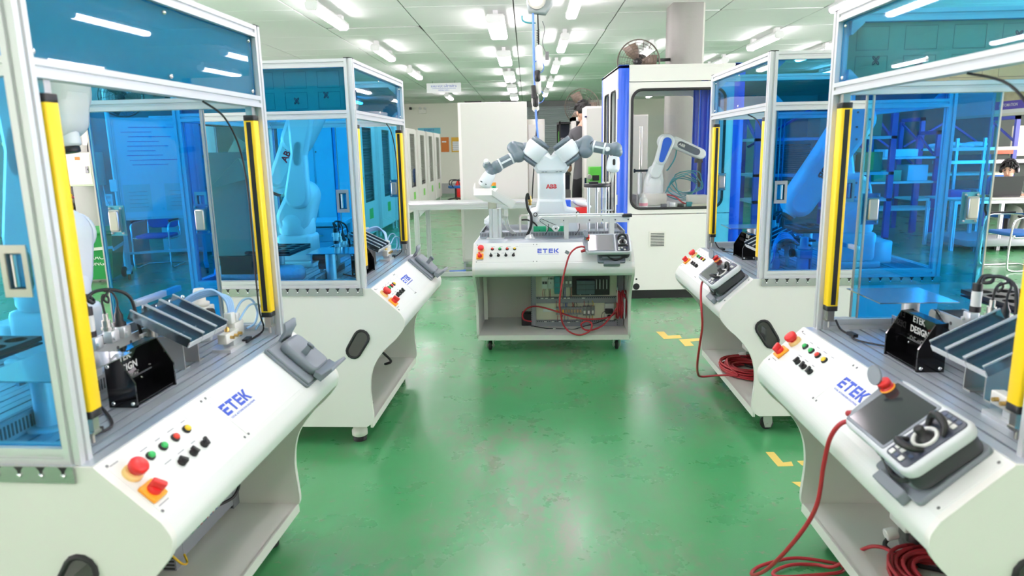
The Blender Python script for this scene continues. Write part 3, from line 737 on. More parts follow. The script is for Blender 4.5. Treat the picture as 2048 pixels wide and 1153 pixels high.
def chutes():
    out = []
    A, B = Vector((0, .09, .19)), Vector((0, -.10, .095))
    d = (B-A).normalized(); n = Vector((0, -d.z, d.y))
    if n.z < 0: n = -n
    for i in range(3):
        cx = -.0835+.0835*i
        m = MB(); M = Matrix((Vector((1, 0, 0)), d, n)).transposed().to_4x4()
        M.translation = (A+B)/2+Vector((cx, 0, 0)); L = (B-A).length
        m.obox(M @ T(0, 0, 0), .076, L, .002)
        for s in (-1, 1): m.obox(M @ T(s*.038, 0, .015), .0022, L, .03)
        m.obox(M @ T(0, L/2, .004), .076, .003, .012)
        out.append(('chute', m.mesh('chute', chute_m)))
        r = MB()
        for s in (-1, 1): r.obox(M @ T(s*.038, 0, .031), .0045, L, .004)
        r.obox(M @ T(0, L/2+.001, .008), .08, .003, .018)
        out.append(('chute_rim', r.mesh('chute_rim', alu)))
    for x in (-.055, .035):
        out.append(('leg', MB().box(x-.002, x+.002, -.045, .035, .004, .125).box(x-.002, x+.03, -.045, .035, 0, .004).mesh('leg', steel)))
    out.append(('cross_plate', MB().box(-.10, .10, -.012, .012, .118, .124).mesh('cross_plate', steel)))
    return out
def valves():
    out = [('base_rail', MB().box(-.085, .085, -.035, .035, 0, .012).box(-.03, .03, -.02, .02, .012, .03).mesh('base_rail', alu)),
           ('valve_body', MB().bevprism(rrect(.10, .034, .003, 2, -.03, -.004), 'z', .03, .066, .003).mesh('valve_body', cream)),
           ('valve_body', MB().bevprism(rrect(.07, .04, .003, 2, .052, .012), 'z', .03, .085, .003).mesh('valve_body', cream)),
           ('pilot_valve', MB().bevprism(rrect(.03, .03, .003, 2, .02, .012), 'z', .085, .125, .003).mesh('pilot_valve', wire_w)),
           ('pilot_valve', MB().bevprism(rrect(.03, .03, .003, 2, .06, .012), 'z', .085, .115, .003).mesh('pilot_valve', wire_w))]
    for x in (-.05, -.02, .01): out.append(('brass_fitting', MB().cyl((x, -.021, .05), (x, -.035, .05), .006, n=8).mesh('brass_fitting', brass)))
    out.append(('knurled_knob', MB().lathe([(.009, 0), (.009, .014), (.006, .018)], (-.03, 0, .066), (0, 0, 1), 12).mesh('knurled_knob', brass)))
    c = MB()
    for k in range(4):
        o = .012*k
        c.tube(spline([(.02+o, .012, .115), (.02+o, .02, .17), (.0+o, .06, .215-.008*k), (-.04+o, .12, .20-.006*k), (-.07+o, .17, .15)], 6), .0048, 7)
    c.tube(spline([(.06, .012, .11), (.10, -.0, .15), (.14, -.02, .15), (.16, -.03, .10), (.12, -.035, .06), (.08, -.02, .05)], 6), .0045, 7)
    c.tube(spline([(.05, -.01, .09), (.10, -.03, .135), (.15, -.05, .12), (.155, -.05, .07), (.10, -.045, .04)], 6), .004, 7)
    out.append(('air_tubes', c.mesh('air_tubes', air_tube)))
    return out
def regulator():
    return [('body', MB().lathe([(.03, .0), (.032, .01), (.032, .085), (.026, .09)], (0, 0, 0), (0, 0, 1), 20).mesh('body', mat('filter_bowl', srgb(220, 228, 232), .25))),
            ('head_block', MB().bevprism(rrect(.085, .07, .008, 3), 'z', .09, .135, .004).mesh('head_block', cream)),
            ('knob', MB().lathe([(.03, .135), (.034, .14), (.034, .150), (.022, .153), (.021, .195), (.018, .203), (0, .204)], (0, 0, 0), (0, 0, 1), 20).mesh('knob', cream)),
            ('gauge', MB().drum((-.03, -.04, .112), (-.03, -.062, .112), .022, .1, 18).mesh('gauge', dark)),
            ('bracket', MB().box(-.03, .03, .03, .036, 0, .13).box(-.05, .05, .0, .05, 0, .005).mesh('bracket', alu)),
            ('clamp_lever', MB().beam((-.08, .0, .14), (-.03, .01, .142), .012, .012).cyl((-.075, 0, .13), (-.075, 0, .15), .008, n=10).mesh('clamp_lever', steel))]
WHICH = {'L1': 'near left workstation', 'L2': 'far left workstation', 'R2': 'far right workstation', 'R1': 'near right workstation'}
def put_mod(key, name, build, label, cat, u, v, group):
    t = sub(key, name, label % WHICH[key], cat, u, v, group=group)
    for n, me in proto(name, build): link(n, me, t)
    return t
for key in SIDES:
    put_rack(key)
    put_mod(key, 'plate_stand', plate_stand, 'square bright aluminium plate on a round post beside the rack, %s', 'stand', -.375, .20, 'aluminium plate stands')
    put_mod(key, 'pallet_tray', pallet, 'black tray full of round holes on a post, back of the %s', 'tray', -.27, .57, 'black round-hole trays')
    put_mod(key, 'sensor_conveyor', conveyor, 'small belt conveyor with three upright sensors and looped leads on the %s', 'conveyor', .0, .33, 'small conveyors')
    put_mod(key, 'sorting_chutes', chutes, 'three shiny steel chutes sloping to the front of the %s', 'chute', .17, .185, 'sorting chutes')
    put_mod(key, 'valve_block', valves, 'white pneumatic valve block with pale blue tubes on the %s', 'valve', .385, .11, 'pneumatic valve blocks')
    put_mod(key, 'air_regulator', regulator, 'white air filter regulator with a ribbed knob on the %s', 'regulator', .47, .265, 'air regulators')

# ------------------------------------------------------------------ six-axis arms on the side workstations
def link_seg(mb, p, r, q, s, x0, x1, bev=.018):          # rounded link lying in the (v,z) plane
    mb.bevprism(capsule(p, r, q, s, 9), 'x', x0, x1, bev); return mb
def six_axis(key, label, shoulder, elbow, tip, fr=(.085, .062)):
    t = sub(key, 'industrial_robot', label, 'robot', .20, .63, group='white six-axis robot arms in the side workstations')
    m = MB(); m.bevprism(rrect(.25, .26, .03, 4), 'z', 0, .035, .006); m.bevprism(rrect(.21, .22, .04, 5), 'z', .035, .20, .02)
    m.bevprism([(-.10, .06), (.10, .06), (.08, .20), (-.08, .20)], 'z', .02, .15, .01)
    m.put('base', robotw, t)
    m = MB().lathe([(.105, .20), (.112, .215), (.112, .29), (.10, .32), (.085, .34)], (0, 0, 0), (0, 0, 1), 26)
    link_seg(m, (-.0, .30), .105, shoulder, .088, -.095, .085, .03); m.put('swivel_body', robotw, t)
    m = MB().drum((.075, shoulder[0], shoulder[1]), (.115, shoulder[0], shoulder[1]), .07, .2, 22); m.put('motor_cover', robotw, t)
    ms, me_ = Vector(shoulder), Vector(elbow); w1 = ms.lerp(me_, .42); w2 = ms.lerp(me_, .62)
    m = MB(); link_seg(m, shoulder, .078, tuple(w2), .042, -.15, -.085, .02); link_seg(m, tuple(w1), .042, elbow, .082, -.15, -.085, .02); m.put('lower_arm', robotw, t)
    m = MB(); link_seg(m, elbow, .095, (elbow[0]+(tip[0]-elbow[0])*.35, elbow[1]+(tip[1]-elbow[1])*.35), .085, -.085, .09, .03); m.put('elbow_housing', robotw, t)
    e = Vector(elbow); tp = Vector(tip); d = (tp-e).normalized()
    m = MB(); link_seg(m, tuple(e+d*.08), fr[0], tuple(tp-d*.05), fr[1], -.075, .075, .03)
    fa = m.put('forearm', robotw, t)
    M = T(.0755, (e+(tp-e)*.6).x, (e+(tp-e)*.6).y) @ R(math.atan2(d.y, d.x), 'X') @ R(PI/2, 'Y') @ R(PI/2)
    for s in (-1, 1):
        M = T(s*.0756, (e+(tp-e)*.55).x, (e+(tp-e)*.55).y) @ R(s*PI/2) @ R(PI/2, 'X') @ R(math.atan2(d.y, d.x)*s, 'Z')
        text('maker_mark', 'ABB', .055, logo_red, fa, M, .03, .0006)
    m = MB().drum((0, (tp-d*.03).x, (tp-d*.03).y), (0, (tp+d*.04).x, (tp+d*.04).y), .042, .2, 18); m.put('wrist', robotw, t)
    m = MB().drum((0, (tp+d*.04).x, (tp+d*.04).y), (0, (tp+d*.06).x, (tp+d*.06).y), .034, .1, 18); m.put('tool_flange', dark, t)
    m = MB()
    for p in (shoulder, elbow, tuple(w2)):
        for a in (0, 2.1, 4.2): m.cyl((.114 if p == shoulder else .091, p[0]+.045*math.cos(a), p[1]+.045*math.sin(a)), (.117 if p == shoulder else .094, p[0]+.045*math.cos(a), p[1]+.045*math.sin(a)), .006, n=8)
    m.put('cover_screws', lock_m, t, kind='stuff')
    return t
six_axis('L1', 'white robot arm with its forearm hanging down, behind the near left light curtain', (-.04, .44), (-.09, .98), (-.12, .77))
six_axis('L2', 'white robot arm folded down, inside the far left workstation', (-.06, .44), (-.12, .93), (.10, .50))
six_axis('R2', 'white robot arm with its forearm low over the table of the far right workstation', (-.02, .44), (-.03, .82), (-.34, .33), (.088, .085))
six_axis('R1', 'white robot arm at the back of the near right workstation, mostly out of the picture', (-.03, .44), (-.08, .93), (.04, .55))
t = sub('L2', 'wrapped_roll', 'clear plastic-wrapped roll lying behind the near blue door of the far left workstation', 'roll', -.375, .64)
m = MB().lathe([(.004, 0), (.03, .004), (.043, .02), (.047, .08), (.044, .2), (.048, .32), (.046, .46), (.04, .5), (.02, .51), (0, .512)], (0, -.25, .047), (0, 1, 0), 22)
m.put('wrapping', wrap_m, t)
MB().cyl((0, -.235, .047), (0, .235, .047), .03, n=16).put('core', wire_w, t)
# ------------------------------------------------------------------ middle workstation (no blue frame)
t = thing('robot_workstation', 'open white workstation in the middle with a wiring board under its console', 'workstation', base=SM['C'], group='robot training workstations along the aisle'); STN['C'] = t
base_unit(t, 'C', 'b'); controls(t, SM['C'], True)
m = MB()
d = m; d.box(-.58, .58, .285, .29, .88, .925).box(-.58, .58, .32, .325, .88, .918)
for s in (-1, 1): d.box(s*.578-.003, s*.578+.003, .29, .85, .88, .925)
d.box(-.58, .58, .85, .855, .88, .925)
d.mi(1)
for i in range(96): d.box(-.574+.012*i, -.569+.012*i, .2835, .2852, .892, .918)
for s in (-1, 1):
    for i in range(46): d.box(s*.578-.0036, s*.578+.0036, .297+.012*i, .302+.012*i, .892, .918)
m.put('cable_duct', [duct_l, groove], t)
# wiring board with its devices (parts of the workstation)
b = MB().box(-.176, .572, .306, .312, .145, .70).put('wiring_board', ivory, t)
def dev(name, mb, m_, label=None): return mb.put(name, m_, t, label=label)
def slotted(u0, u1, z0, z1, horiz=True):
    q = MB().box(u0, u1, .27, .306, z0, z1); q.mi(1)
    if horiz:
        n = int((u1-u0)/.016)
        for i in range(n): q.box(u0+.005+.016*i, u0+.014+.016*i, .2692, .271, z1-.009, z1-.002)
    else:
        n = int((z1-z0)/.016)
        for i in range(n): q.box(u0+.002, u0+.007, .2692, .271, z0+.005+.016*i, z0+.012+.016*i)
    return q
for a in ((-.176, -.136, .135, .62, False), (.522, .572, .135, .62, False), (-.134, .52, .34, .388, True), (-.134, .52, .138, .193, True)):
    dev('wiring_duct', slotted(*a), [duct_m, dark])
m = MB()
for u, z in ((-.085, .381), (-.05, .381), (0, .381), (.06, .381), (.10, .381), (.13, .381), (.25, .381), (-.06, .185), (.0, .185), (.06, .185), (.13, .178), (.2, .185), (.26, .185), (.42, .18)): m.box(u-.011, u+.011, .2685, .2695, z-.004, z+.004)
dev('duct_labels', m, wire_w).__setitem__('kind', 'stuff')
m = MB().bevprism(rrect(.046, .10, .004, 2, -.062, .512), 'y', .25, .306, .003) if False else MB().box(-.087, -.04, .25, .306, .464, .56)
m.mi(1).box(-.082, -.066, .243, .251, .505, .525).box(-.061, -.045, .243, .251, .505, .525)
dev('circuit_breaker', m, [wire_w, dark])
m = MB().box(-.037, .010, .255, .306, .464, .56).mi(1)
for i in range(4): m.box(-.033+.011*i, -.026+.011*i, .253, .256, .54, .556)
m.box(-.016, -.012, .253, .256, .505, .52); dev('contact_block', m, [wire_w, dark])
m = MB().box(.015, .058, .235, .306, .424, .565); m.mi(1)
for i in range(4): m.cyl((.021+.01*i, .234, .432), (.021+.01*i, .237, .432), .003, n=6)
m.box(.016, .057, .234, .236, .515, .518).box(.016, .057, .234, .236, .475, .478)
dev('power_supply', m, [teal_m, lock_m])
for i in range(3):
    m = MB().box(.066+.032*i, .094+.032*i, .25, .306, .475, .565); m.mi(1).box(.072+.032*i, .088+.032*i, .238, .251, .508, .528); dev('relay', m, [lock_m, wire_w])
m = MB().box(.160, .462, .288, .306, .402, .60); dev('controller_backplate', m, dark)
m = MB().bevprism(rrect(.147, .113, .005, 2, .266, .474), 'y', .235, .288, .003).mi(1).box(.194, .338, .233, .236, .4985, .501).box(.194, .338, .233, .236, .455, .4575).box(.2655, .2665, .233, .236, .42, .53)
dev('controller', m, [plc_m, dark])
for i in range(4): dev('ribbon_socket', MB().box(.351+.028*i, .359+.028*i, .278, .289, .452, .530), duct_l)
for x in (.225, .305): dev('base_clip', MB().box(x-.004, x+.004, .27, .289, .402, .42), wire_w)
dev('mounting_rail', MB().box(-.08, .345, .296, .304, .262, .29), alu)
for i in range(9): dev('terminal_block', MB().box(.027+.0235*i, .048+.0235*i, .262, .297, .245, .305).mi(1).box(.030+.0235*i, .045+.0235*i, .258, .263, .262, .288), [duct_m, orange if i < 3 else carton])
for i in range(3): dev('relay', MB().box(.245+.033*i, .274+.033*i, .262, .297, .237, .312).mi(1).box(.250+.033*i, .267+.033*i, .25, .263, .255, .28), [lock_m, wire_w])
dev('socket_box', MB().bevprism(rrect(.076, .14, .006, 2, .46, .265), 'y', .262, .306, .004), wire_w)
dev('power_adapter', MB().bevprism(rrect(.064, .036, .006, 2, .455, .278), 'y', .218, .262, .004), dark)
dev('plug', MB().ell((.458, .25, .232), .018, .02, .012), dark)
dev('black_box', MB().bevprism(rrect(.085, .10, .004, 2, -.215, .195), 'y', .30, .40, .003), dark)
for col, pts in ((wire_r, ((-.075, .46, .39), (-.02, .46, .39), (.075, .475, .39), (.15, .475, .39), (.03, .36, .306), (.16, .345, .306), (.165, .345, .306), (.255, .36, .31), (.04, .24, .19), (.27, .237, .19))),
                 (wire_k, ((-.06, .46, .39), (-.03, .46, .385), (.09, .475, .39), (.14, .475, .39), (.18, .345, .306), (.19, .345, .306), (.29, .36, .31), (.08, .24, .19), (.20, .24, .19), (.30, .237, .19))),
                 (wire_b, ((.10, .475, .39), (.105, .475, .39), (.085, .345, .306), (.10, .345, .306), (.11, .345, .306), (.12, .345, .306), (.10, .24, .19), (.12, .24, .19))),
                 (wire_y, ((.322, .36, .31), (.325, .237, .195)))):
    m = MB()
    for u, za, zb in pts:
        w = random.uniform(-.008, .008); m.tube(spline([(u, .268, za), (u+w, .258, (za+zb)/2), (u+w*.3, .274, zb)], 4), .0022, 5)
    o = dev('wires', m, col); o['kind'] = 'stuff'
m = MB().tube(spline([(-.18, .28, .15), (-.06, .2, .148), (0, .19, .148), (.1, .18, .147), (.17, .17, .147), (.25, .19, .165), (.37, .22, .19), (.44, .235, .222), (.456, .24, .232)], 6), .0035, 6)
m.tube(spline([(.425, .235, .278), (.40, .24, .26), (.396, .25, .20), (.41, .268, .19)], 5), .002, 5); dev('adapter_lead', m, wire_k)
m = MB().box(.0, .022, .165, .175, .1455, .155); dev('lead_tag', m, wire_w)
for x in (-.535,): dev('vertical_strut', MB().box(x-.03, x+.0, .30, .32, .20, .62), cream)
dev('inner_bracket', MB().box(.555, .562, .04, .20, .26, .42), duct_l)

# hanging coil of red pendant cable + cable run
t = sub('C', 'red_cable', 'red pendant cable looping in front of the wiring board, coil hung at its right', 'cable', .23, -.2, .75)
inv = lambda pts: [Vector(p)-Vector((.23, -.2, .75)) for p in pts]
run = [(.235, -.19, .862), (.205, -.225, .872), (.165, -.24, .862), (.126, -.245, .825), (.10, -.245, .758), (.065, -.24, .608), (.046, -.22, .455), (.055, -.12, .36), (.072, -.03, .25), (.12, -.02, .18), (.20, -.015, .148), (.275, -.02, .175), (.30, -.015, .22), (.29, .0, .245), (.25, .01, .25), (.218, .02, .222), (.245, .03, .18), (.31, .05, .172), (.40, .1, .2), (.475, .12, .285), (.505, .13, .33)]
m = MB().tube(inv(spline(run, 6)), .0068, 8); m.put('hanging_run', palered, t)
m = MB().tube(inv(spline([(.52, .17, .29), (.43, .15, .245), (.29, .13, .238), (.156, .13, .259), (.023, .15, .302), (-.111, .17, .335), (-.191, .19, .325), (-.24, .21, .275), (-.238, .235, .215), (-.175, .26, .19)], 6)), .0068, 8); m.put('shelf_run', palered, t)
for i in range(7):
    a = [(.512+.0115*i+.006*math.sin(q*1.3+i), .15+.055*math.cos(2*PI*q/16)+.004*(i % 3), .352+(.113-.012*(i%3))*math.sin(2*PI*q/16)+.008*math.sin(i*2.1)) for q in range(16)]
    MB().tube(inv(a), .006, 7, close=True).put('cable_loop', palered, t)
m = MB().box(.502, .506, .09, .11, .38, .50); m.xf(T(-.23, .2, -.75)); m.put('cable_hook', alu, t)
m = MB().obox(T(.102-.23, -.255+.2, .835-.75) @ R(.5, 'Y'), .03, .002, .024); m.put('grey_tag', duct_m, t)

# ------------------------------------------------------------------ teach pendants and their holders
def holder(key, u0=.415):
    """grey moulded holder screwed to the slope: local x along the front, y up the slope"""
    t = STN[key]; M = SL @ T(u0, -.10, .001)
    h = MB(); h.bevprism(rrect(.205, .205, .012, 3), 'z', 0, .012, .003)
    h.bevprism([(-.10, -.095), (.10, -.095), (.10, .095), (-.10, .095)], 'z', .01, .022, .004)
    h.bevprism(rrect(.15, .165, .03, 4, .02, -.005), 'z', .02, .055, .012)
    o = h.put('pendant_holder', pend_g, t, M)
    h = MB(); h.prism([(-.012, .0), (.012, 0), (.010, .04), (-.010, .04)], 'x', -.004, .004); n0 = len(h.v)
    h.bevprism(rrect(.055, .03, .0149, 6), 'z', .0, .008, .002); h.xf(T(-.0, 0, .04) @ R(.6, 'Y'), n0)
    h.put('paddle', pend_g, o, T(-.015, -.005, .052))
    h = MB(); h.bevprism([(-.125, .055), (-.105, .05), (-.095, .058), (-.088, .10), (-.10, .102), (-.107, .07), (-.122, .068)], 'x', -.05, .10, .004) if False else None
    h = MB(); h.bevprism([(-.120, .03), (-.085, .028), (-.08, .05), (-.105, .055), (-.118, .098), (-.130, .096)], 'x', -.055, .10, .004)
    h.put('front_lip', pend_g, o)
    h = MB(); h.bevprism([(.085, .02), (.10, .02), (.106, .06), (.125, .085), (.118, .09), (.098, .07), (.092, .035)], 'x', .0, .10, .002)
    h.put('rear_clip', pend_g, o)
holder('L1'); holder('L2')
for k in ('C', 'R1', 'R2'):
    h = MB(); h.bevprism(rrect(.205, .21, .012, 3), 'z', 0, .014, .003); h.bevprism(rrect(.16, .17, .02, 3), 'z', .012, .05, .006)
    o = h.put('pendant_holder', pend_g, STN[k], SL @ T(.43, -.105, .001))
    MB().bevprism(rrect(.12, .03, .004, 2), 'z', .0, .03, .003).put('holder_foot', pend_g, o, T(0, -.115, -.004))
PEN = {}
def pendant_meshes():
    W, Hh = .37, .215
    b = MB(); b.bevprism(rrect(W, Hh, .035, 6), 'z', 0, .034, .010); PEN['housing'] = b.mesh('housing', pend_l)
    PEN['bezel'] = MB().bevprism(rrect(.225, .19, .008, 3, -.06, 0), 'z', .032, .0365, .002).mesh('bezel', pend_g)
    PEN['screen'] = MB().bevprism(rrect(.205, .172, .004, 2, -.06, 0), 'z', .036, .0375, .0006).mesh('screen', screen_m)
    PEN['screen2'] = MB().bevprism(rrect(.205, .172, .004, 2, -.06, 0), 'z', .036, .0375, .0006).mesh('screen', mirror_m)
    PEN['pad'] = MB().bevprism(rrect(.106, .19, .014, 4, .117, 0), 'z', .032, .0372, .002).mesh('keypad', mat('keypad_navy', srgb(58, 64, 78), .35))
    PEN['ring'] = MB().lathe([(.036, 0), (.036, .006), (.032, .008), (.026, .004), (.026, 0)], (.117, 0, .037), (0, 0, 1), 26).mesh('joystick_ring', wire_w)
    PEN['stick'] = MB().lathe([(.026, 0), (.02, .01), (.012, .016), (.013, .034), (.010, .038), (0, .039)], (.117, 0, .037), (0, 0, 1), 22).mesh('joystick', dark)
    g = []
    for s in (-1, 1):
        pts = spline([(.082, s*.030, .038), (.086, s*.048, .054), (.10, s*.056, .066), (.117, s*.058, .07), (.134, s*.056, .066), (.148, s*.048, .054), (.152, s*.030, .038)], 5)
        g.append(MB().tube(pts, .008, 8, rad=[.007+.004*math.sin(PI*i/(len(pts)-1)) for i in range(len(pts))]).mesh('guard_arch', dark))
    PEN['guards'] = g
    PEN['key_w'] = MB().bevprism(rrect(.017, .015, .003, 2), 'z', .037, .040, .001).mesh('key', wire_w)
    PEN['key_b'] = MB().bevprism(rrect(.016, .011, .003, 2), 'z', .037, .0395, .001).mesh('key', mat('key_blue_grey', srgb(70, 84, 112), .4))
    bk = MB(); bk.bevprism(rrect(.25, .20, .03, 5, .05, -.002), 'z', -.052, .002, .014); PEN['grip'] = bk.mesh('grip_housing', mat('grip_dark', srgb(48, 51, 54), .5))
    PEN['strap'] = MB().tube(spline([(-.01, -.095, -.02), (.05, -.115, -.05), (.12, -.105, -.03), (.15, -.09, -.01)], 5), .008, 6).mesh('hand_strap', dark)
    PEN['stop'] = MB().lathe([(.02, 0), (.02, .01), (.014, .011), (.014, .016), (.020, .018), (.020, .03), (.016, .034), (0, .035)], (0, 0, 0), (0, 0, 1), 20).mesh('stop_button', red)
    PEN['col'] = MB().lathe([(.023, 0), (.023, .006), (.018, .008)], (0, 0, 0), (0, 0, 1), 20).mesh('stop_collar', orange)
    c = MB(); c.bevprism([(-.19, -.07), (-.165, -.09), (-.15, -.09), (-.15, .10), (-.175, .10), (-.205, .04)], 'z', .0, .036, .008); PEN['side'] = c.mesh('side_cap', pend_g)
    f = MB(); f.beam((.0, 0, 0), (.004, .012, .045), .016, .008); n0 = len(f.v)
    f.bevprism([(.022*math.cos(a), .031*math.sin(a)) for a in [2*PI*i/20 for i in range(20)]], 'z', -.004, .004, .0015); f.xf(T(.004, .014, .058) @ Vector((.45, -.5, .72)).to_track_quat('Z', 'Y').to_matrix().to_4x4(), n0)
    PEN['flap'] = f.mesh('guard_flap', pend_g)
pendant_meshes()
def pendant(key, label, bright=False):
    t = thing('teach_pendant', label, 'pendant', group='teach pendants resting in their holders')
    t.matrix_world = SM[key] @ SL @ T(.405 if key == 'C' else .378, -.092, .066) @ R(-.06, 'X') @ Matrix.Scale(.9, 4)
    for k, n in (('housing', 'housing'), ('bezel', 'bezel'), ('screen2' if bright else 'screen', 'screen'), ('ring', 'joystick_ring'), ('stick', 'joystick'), ('grip', 'grip_housing'), ('strap', 'hand_strap'), ('side', 'side_cap')): link(n, PEN[k], t)
    pad = link('keypad', PEN['pad'], t)
    for g in PEN['guards']: link('guard_arch', g, t)
    for x, y in ((.085, -.062), (.108, -.062), (.085, -.082), (.13, -.082), (.122, .066), (.145, .066)): link('key', PEN['key_w'], pad, T(x, y, 0))
    for x, y in ((.085, -.045), (.108, -.082), (.145, -.062), (.084, .066), (.084, .083), (.103, .066), (.103, .083), (.122, .083), (.145, .083)): link('key', PEN['key_b'], pad, T(x, y, 0))
    c = link('stop_collar', PEN['col'], t, T(-.168, .055, .034)); link('stop_button', PEN['stop'], c)
    link('guard_flap', PEN['flap'], t, T(-.186, .036, .03))
    MB().cyl((-.19, -.065, .018), (-.222, -.075, .012), .012, .010, n=12).put('cable_gland', palered, t)
    return t
pendant('R1', 'large grey teach pendant with a dark screen and joystick on the near right console')
pendant('R2', 'small-looking grey teach pendant on the far right console')
pendant('C', 'teach pendant with a shiny mirror-like screen on the middle console', True)
def cable(key, label, pts, extra, r=.0066):
    t = sub(key, 'red_cable', label, 'cable', pts[0][0], pts[0][1], 0); o = Vector((pts[0][0], pts[0][1], 0))
    MB().tube([Vector(p)-o for p in spline(pts, 7)], r, 8).put('cable_run', palered, t)
    for c in extra: MB().tube([Vector(p)-o for p in c], r, 8, close=True).put('cable_loop', palered, t)
def coil(cu, cv, r, z, n, e=1.0, seed=1):
    rnd = random.Random(seed); out = []
    for i in range(n):
        a0 = rnd.uniform(0, 6); rr = r*(1-.55*(i % 5)/5)+rnd.uniform(-.008, .008); dx, dy = rnd.uniform(-.012, .012), rnd.uniform(-.012, .012); zz = z+.0135*(i//5)
        out.append([(cu+dx+rr*e*math.cos(2*PI*q/26), cv+dy+rr*math.sin(2*PI*q/26), zz+.004*math.sin(2*PI*q/26*2+a0)) for q in range(26)])
    return out
cable('R1', 'red cable from the near right pendant to the floor and a big coil', [(.212, -.165, .795), (.205, -.225, .82), (.165, -.245, .76), (.12, -.24, .65), (.09, -.24, .50), (.02, -.265, .35), (-.12, -.29, .16), (-.24, -.295, .05), (-.31, -.285, .012), (-.355, -.235, .012), (-.40, -.12, .012), (-.395, -.04, .014), (-.36, .06, .012), (-.315, .05, .014), (-.30, -.02, .012), (-.285, -.19, .012), (-.315, -.20, .014), (-.36, -.12, .012), (-.36, -.03, .012), (-.32, .02, .03), (-.28, .06, .10), (-.22, .10, .175), (-.17, .14, .185), (-.07, .10, .18), (.05, .15, .17)], coil(-.05, .26, .165, .156, 15, 1.05, 3))
cable('R2', 'red cable hanging from the far right pendant to a coil on the shelf', [(.212, -.165, .795), (.24, -.215, .80), (.31, -.24, .75), (.36, -.245, .66), (.35, -.235, .56), (.28, -.23, .42), (.20, -.22, .29), (.10, -.19, .19), (.0, -.14, .14), (.0, -.06, .145), (.05, .0, .165), (.08, .06, .175), (-.0, .03, .2), (-.15, .06, .21), (-.22, .16, .2)], coil(-.08, .17, .17, .156, 18, 1.1, 5))

# gear seen on the shelves of the right workstations and through the left ones
def shelf_gear(key):
    t = sub(key, 'filter_unit', 'grey filter unit with a white handle and black hose under the %s' % NAME[key], 'filter', -.24, .26, .145, 'filter units under the right workstations')
    MB().lathe([(.05, 0), (.055, .02), (.055, .13), (.04, .16)], (0, 0, .02), (0, 0, 1), 18).put('bowl', smoke, t)
    MB().lathe([(.03, 0), (.03, .1)], (0, 0, .04), (0, 0, 1), 14).put('cartridge', lock_m, t)
    MB().bevprism(rrect(.12, .10, .01, 3), 'z', .17, .21, .006).put('head', duct_m, t)
    MB().bevprism(rrect(.11, .02, .006, 2), 'z', .10, .13, .003).xf(T(0, -.06, 0)).put('handle', wire_w, t)
    MB().drum((-.02, -.055, .06), (-.02, -.095, .05), .022, .2, 14).put('drain_knob', wire_w, t)
    MB().tube(spline([(-.02, -.08, .04), (.0, -.10, .015), (.10, -.05, .012), (.14, .02, .012), (.22, .06, .012)], 6), .008, 7).put('hose', rubber, t)
    MB().box(-.04, .04, .05, .06, 0, .25).put('bracket', alu, t)
shelf_gear('R1'); shelf_gear('R2')
t = sub('L1', 'wiring_board', 'wiring board with grey slotted ducts under the near left console', 'board', .34, .30, .145)
MB().box(-.24, .24, 0, .006, 0, .45).put('back_board', ivory, t)
for a, h in (((-.24, -.19, .0, .45), False), ((.19, .24, 0, .45), False), ((-.188, .188, .02, .075), True), ((-.188, .188, .27, .32), True)):
    q = MB().box(a[0], a[1], -.05, 0, a[2], a[3]); q.mi(1)
    n = int(((a[1]-a[0]) if h else (a[3]-a[2]))/.014)
    for i in range(n):
        if h: q.box(a[0]+.004+.014*i, a[0]+.011+.014*i, -.045, -.004, a[3]-.001, a[3]+.0008)
        else: q.box(a[0]-.0008, a[0]+.001, -.045, -.004, a[2]+.004+.014*i, a[2]+.011+.014*i)
    q.put('wiring_duct', [duct_m, dark], t)
for i in range(6): MB().box(-.16+.05*i, -.125+.05*i, -.045, 0, .12, .21).put('terminal_block', duct_l if i % 2 else wire_w, t)
MB().bevprism(rrect(.09, .06, .008, 3, .12, .22), 'y', -.11, -.05, .005).put('power_adapter', dark, t)
m = MB().tube(spline([(.12, -.08, .19), (.16, -.10, .14), (.12, -.09, .09), (.02, -.06, .10)], 6), .006, 7); m.put('adapter_lead', wire_k, t)
for c, s in ((wire_r, 0), (wire_b, .03), (wire_w, .05), (wire_g, -.06)):
    m = MB()
    for i in range(3): m.tube(spline([(-.1+s+.04*i, -.04, .13), (-.09+s+.04*i, -.075, .1), (-.1+s+.045*i, -.03, .075)], 4), .0028, 5)
    m.put('wires', c, t, kind='stuff')
m = MB().tube(spline([(-.20, -.06, .04), (-.22, -.08, .02), (-.27, -.09, .05), (-.30, -.06, .12)], 6), .004, 6); m.put('yellow_lead', wire_y, t)
for key, pts, lab in (('L1', [(.572, .10, .56), (.565, .12, .46), (.56, .16, .38), (.50, .22, .34), (.45, .25, .36)], 'yellow earth wire hanging by the far side panel of the near left workstation'), ('L2', [(.572, .02, .56), (.55, .06, .48), (.50, .12, .44), (.42, .2, .42)], 'yellow earth wire inside the far left workstation')):
    tt = MB().tube([Vector(p)-Vector(pts[0]) for p in spline(pts, 6)], .0035, 6).put('earth_wire', wire_y, None, SM[key] @ T(*pts[0])); tag(tt, lab, 'wire')
tt = MB().tube(spline([(0, 0, .0), (.06, -.02, .01), (.10, .05, .008), (.03, .10, .01), (-.05, .06, .008), (-.04, -.01, .012), (.06, -.0, .02), (.09, .09, .02)], 7), .011, 8).put('black_hose', rubber, None, SM['L2'] @ T(-.44, .08, .158)); tag(tt, 'black ribbed hose curled on the shelf of the far left workstation', 'hose')
m = MB().tube(spline([(0, 0, .2), (.05, -.06, .12), (.10, -.08, .06), (.14, -.03, .03), (.2, -.05, .02)], 7), .008, 7)
tt = m.put('power_lead', rubber, None, SM['L2'] @ T(.18, .18, .148)); tag(tt, 'black power lead with a plug dangling under the far left console', 'lead')
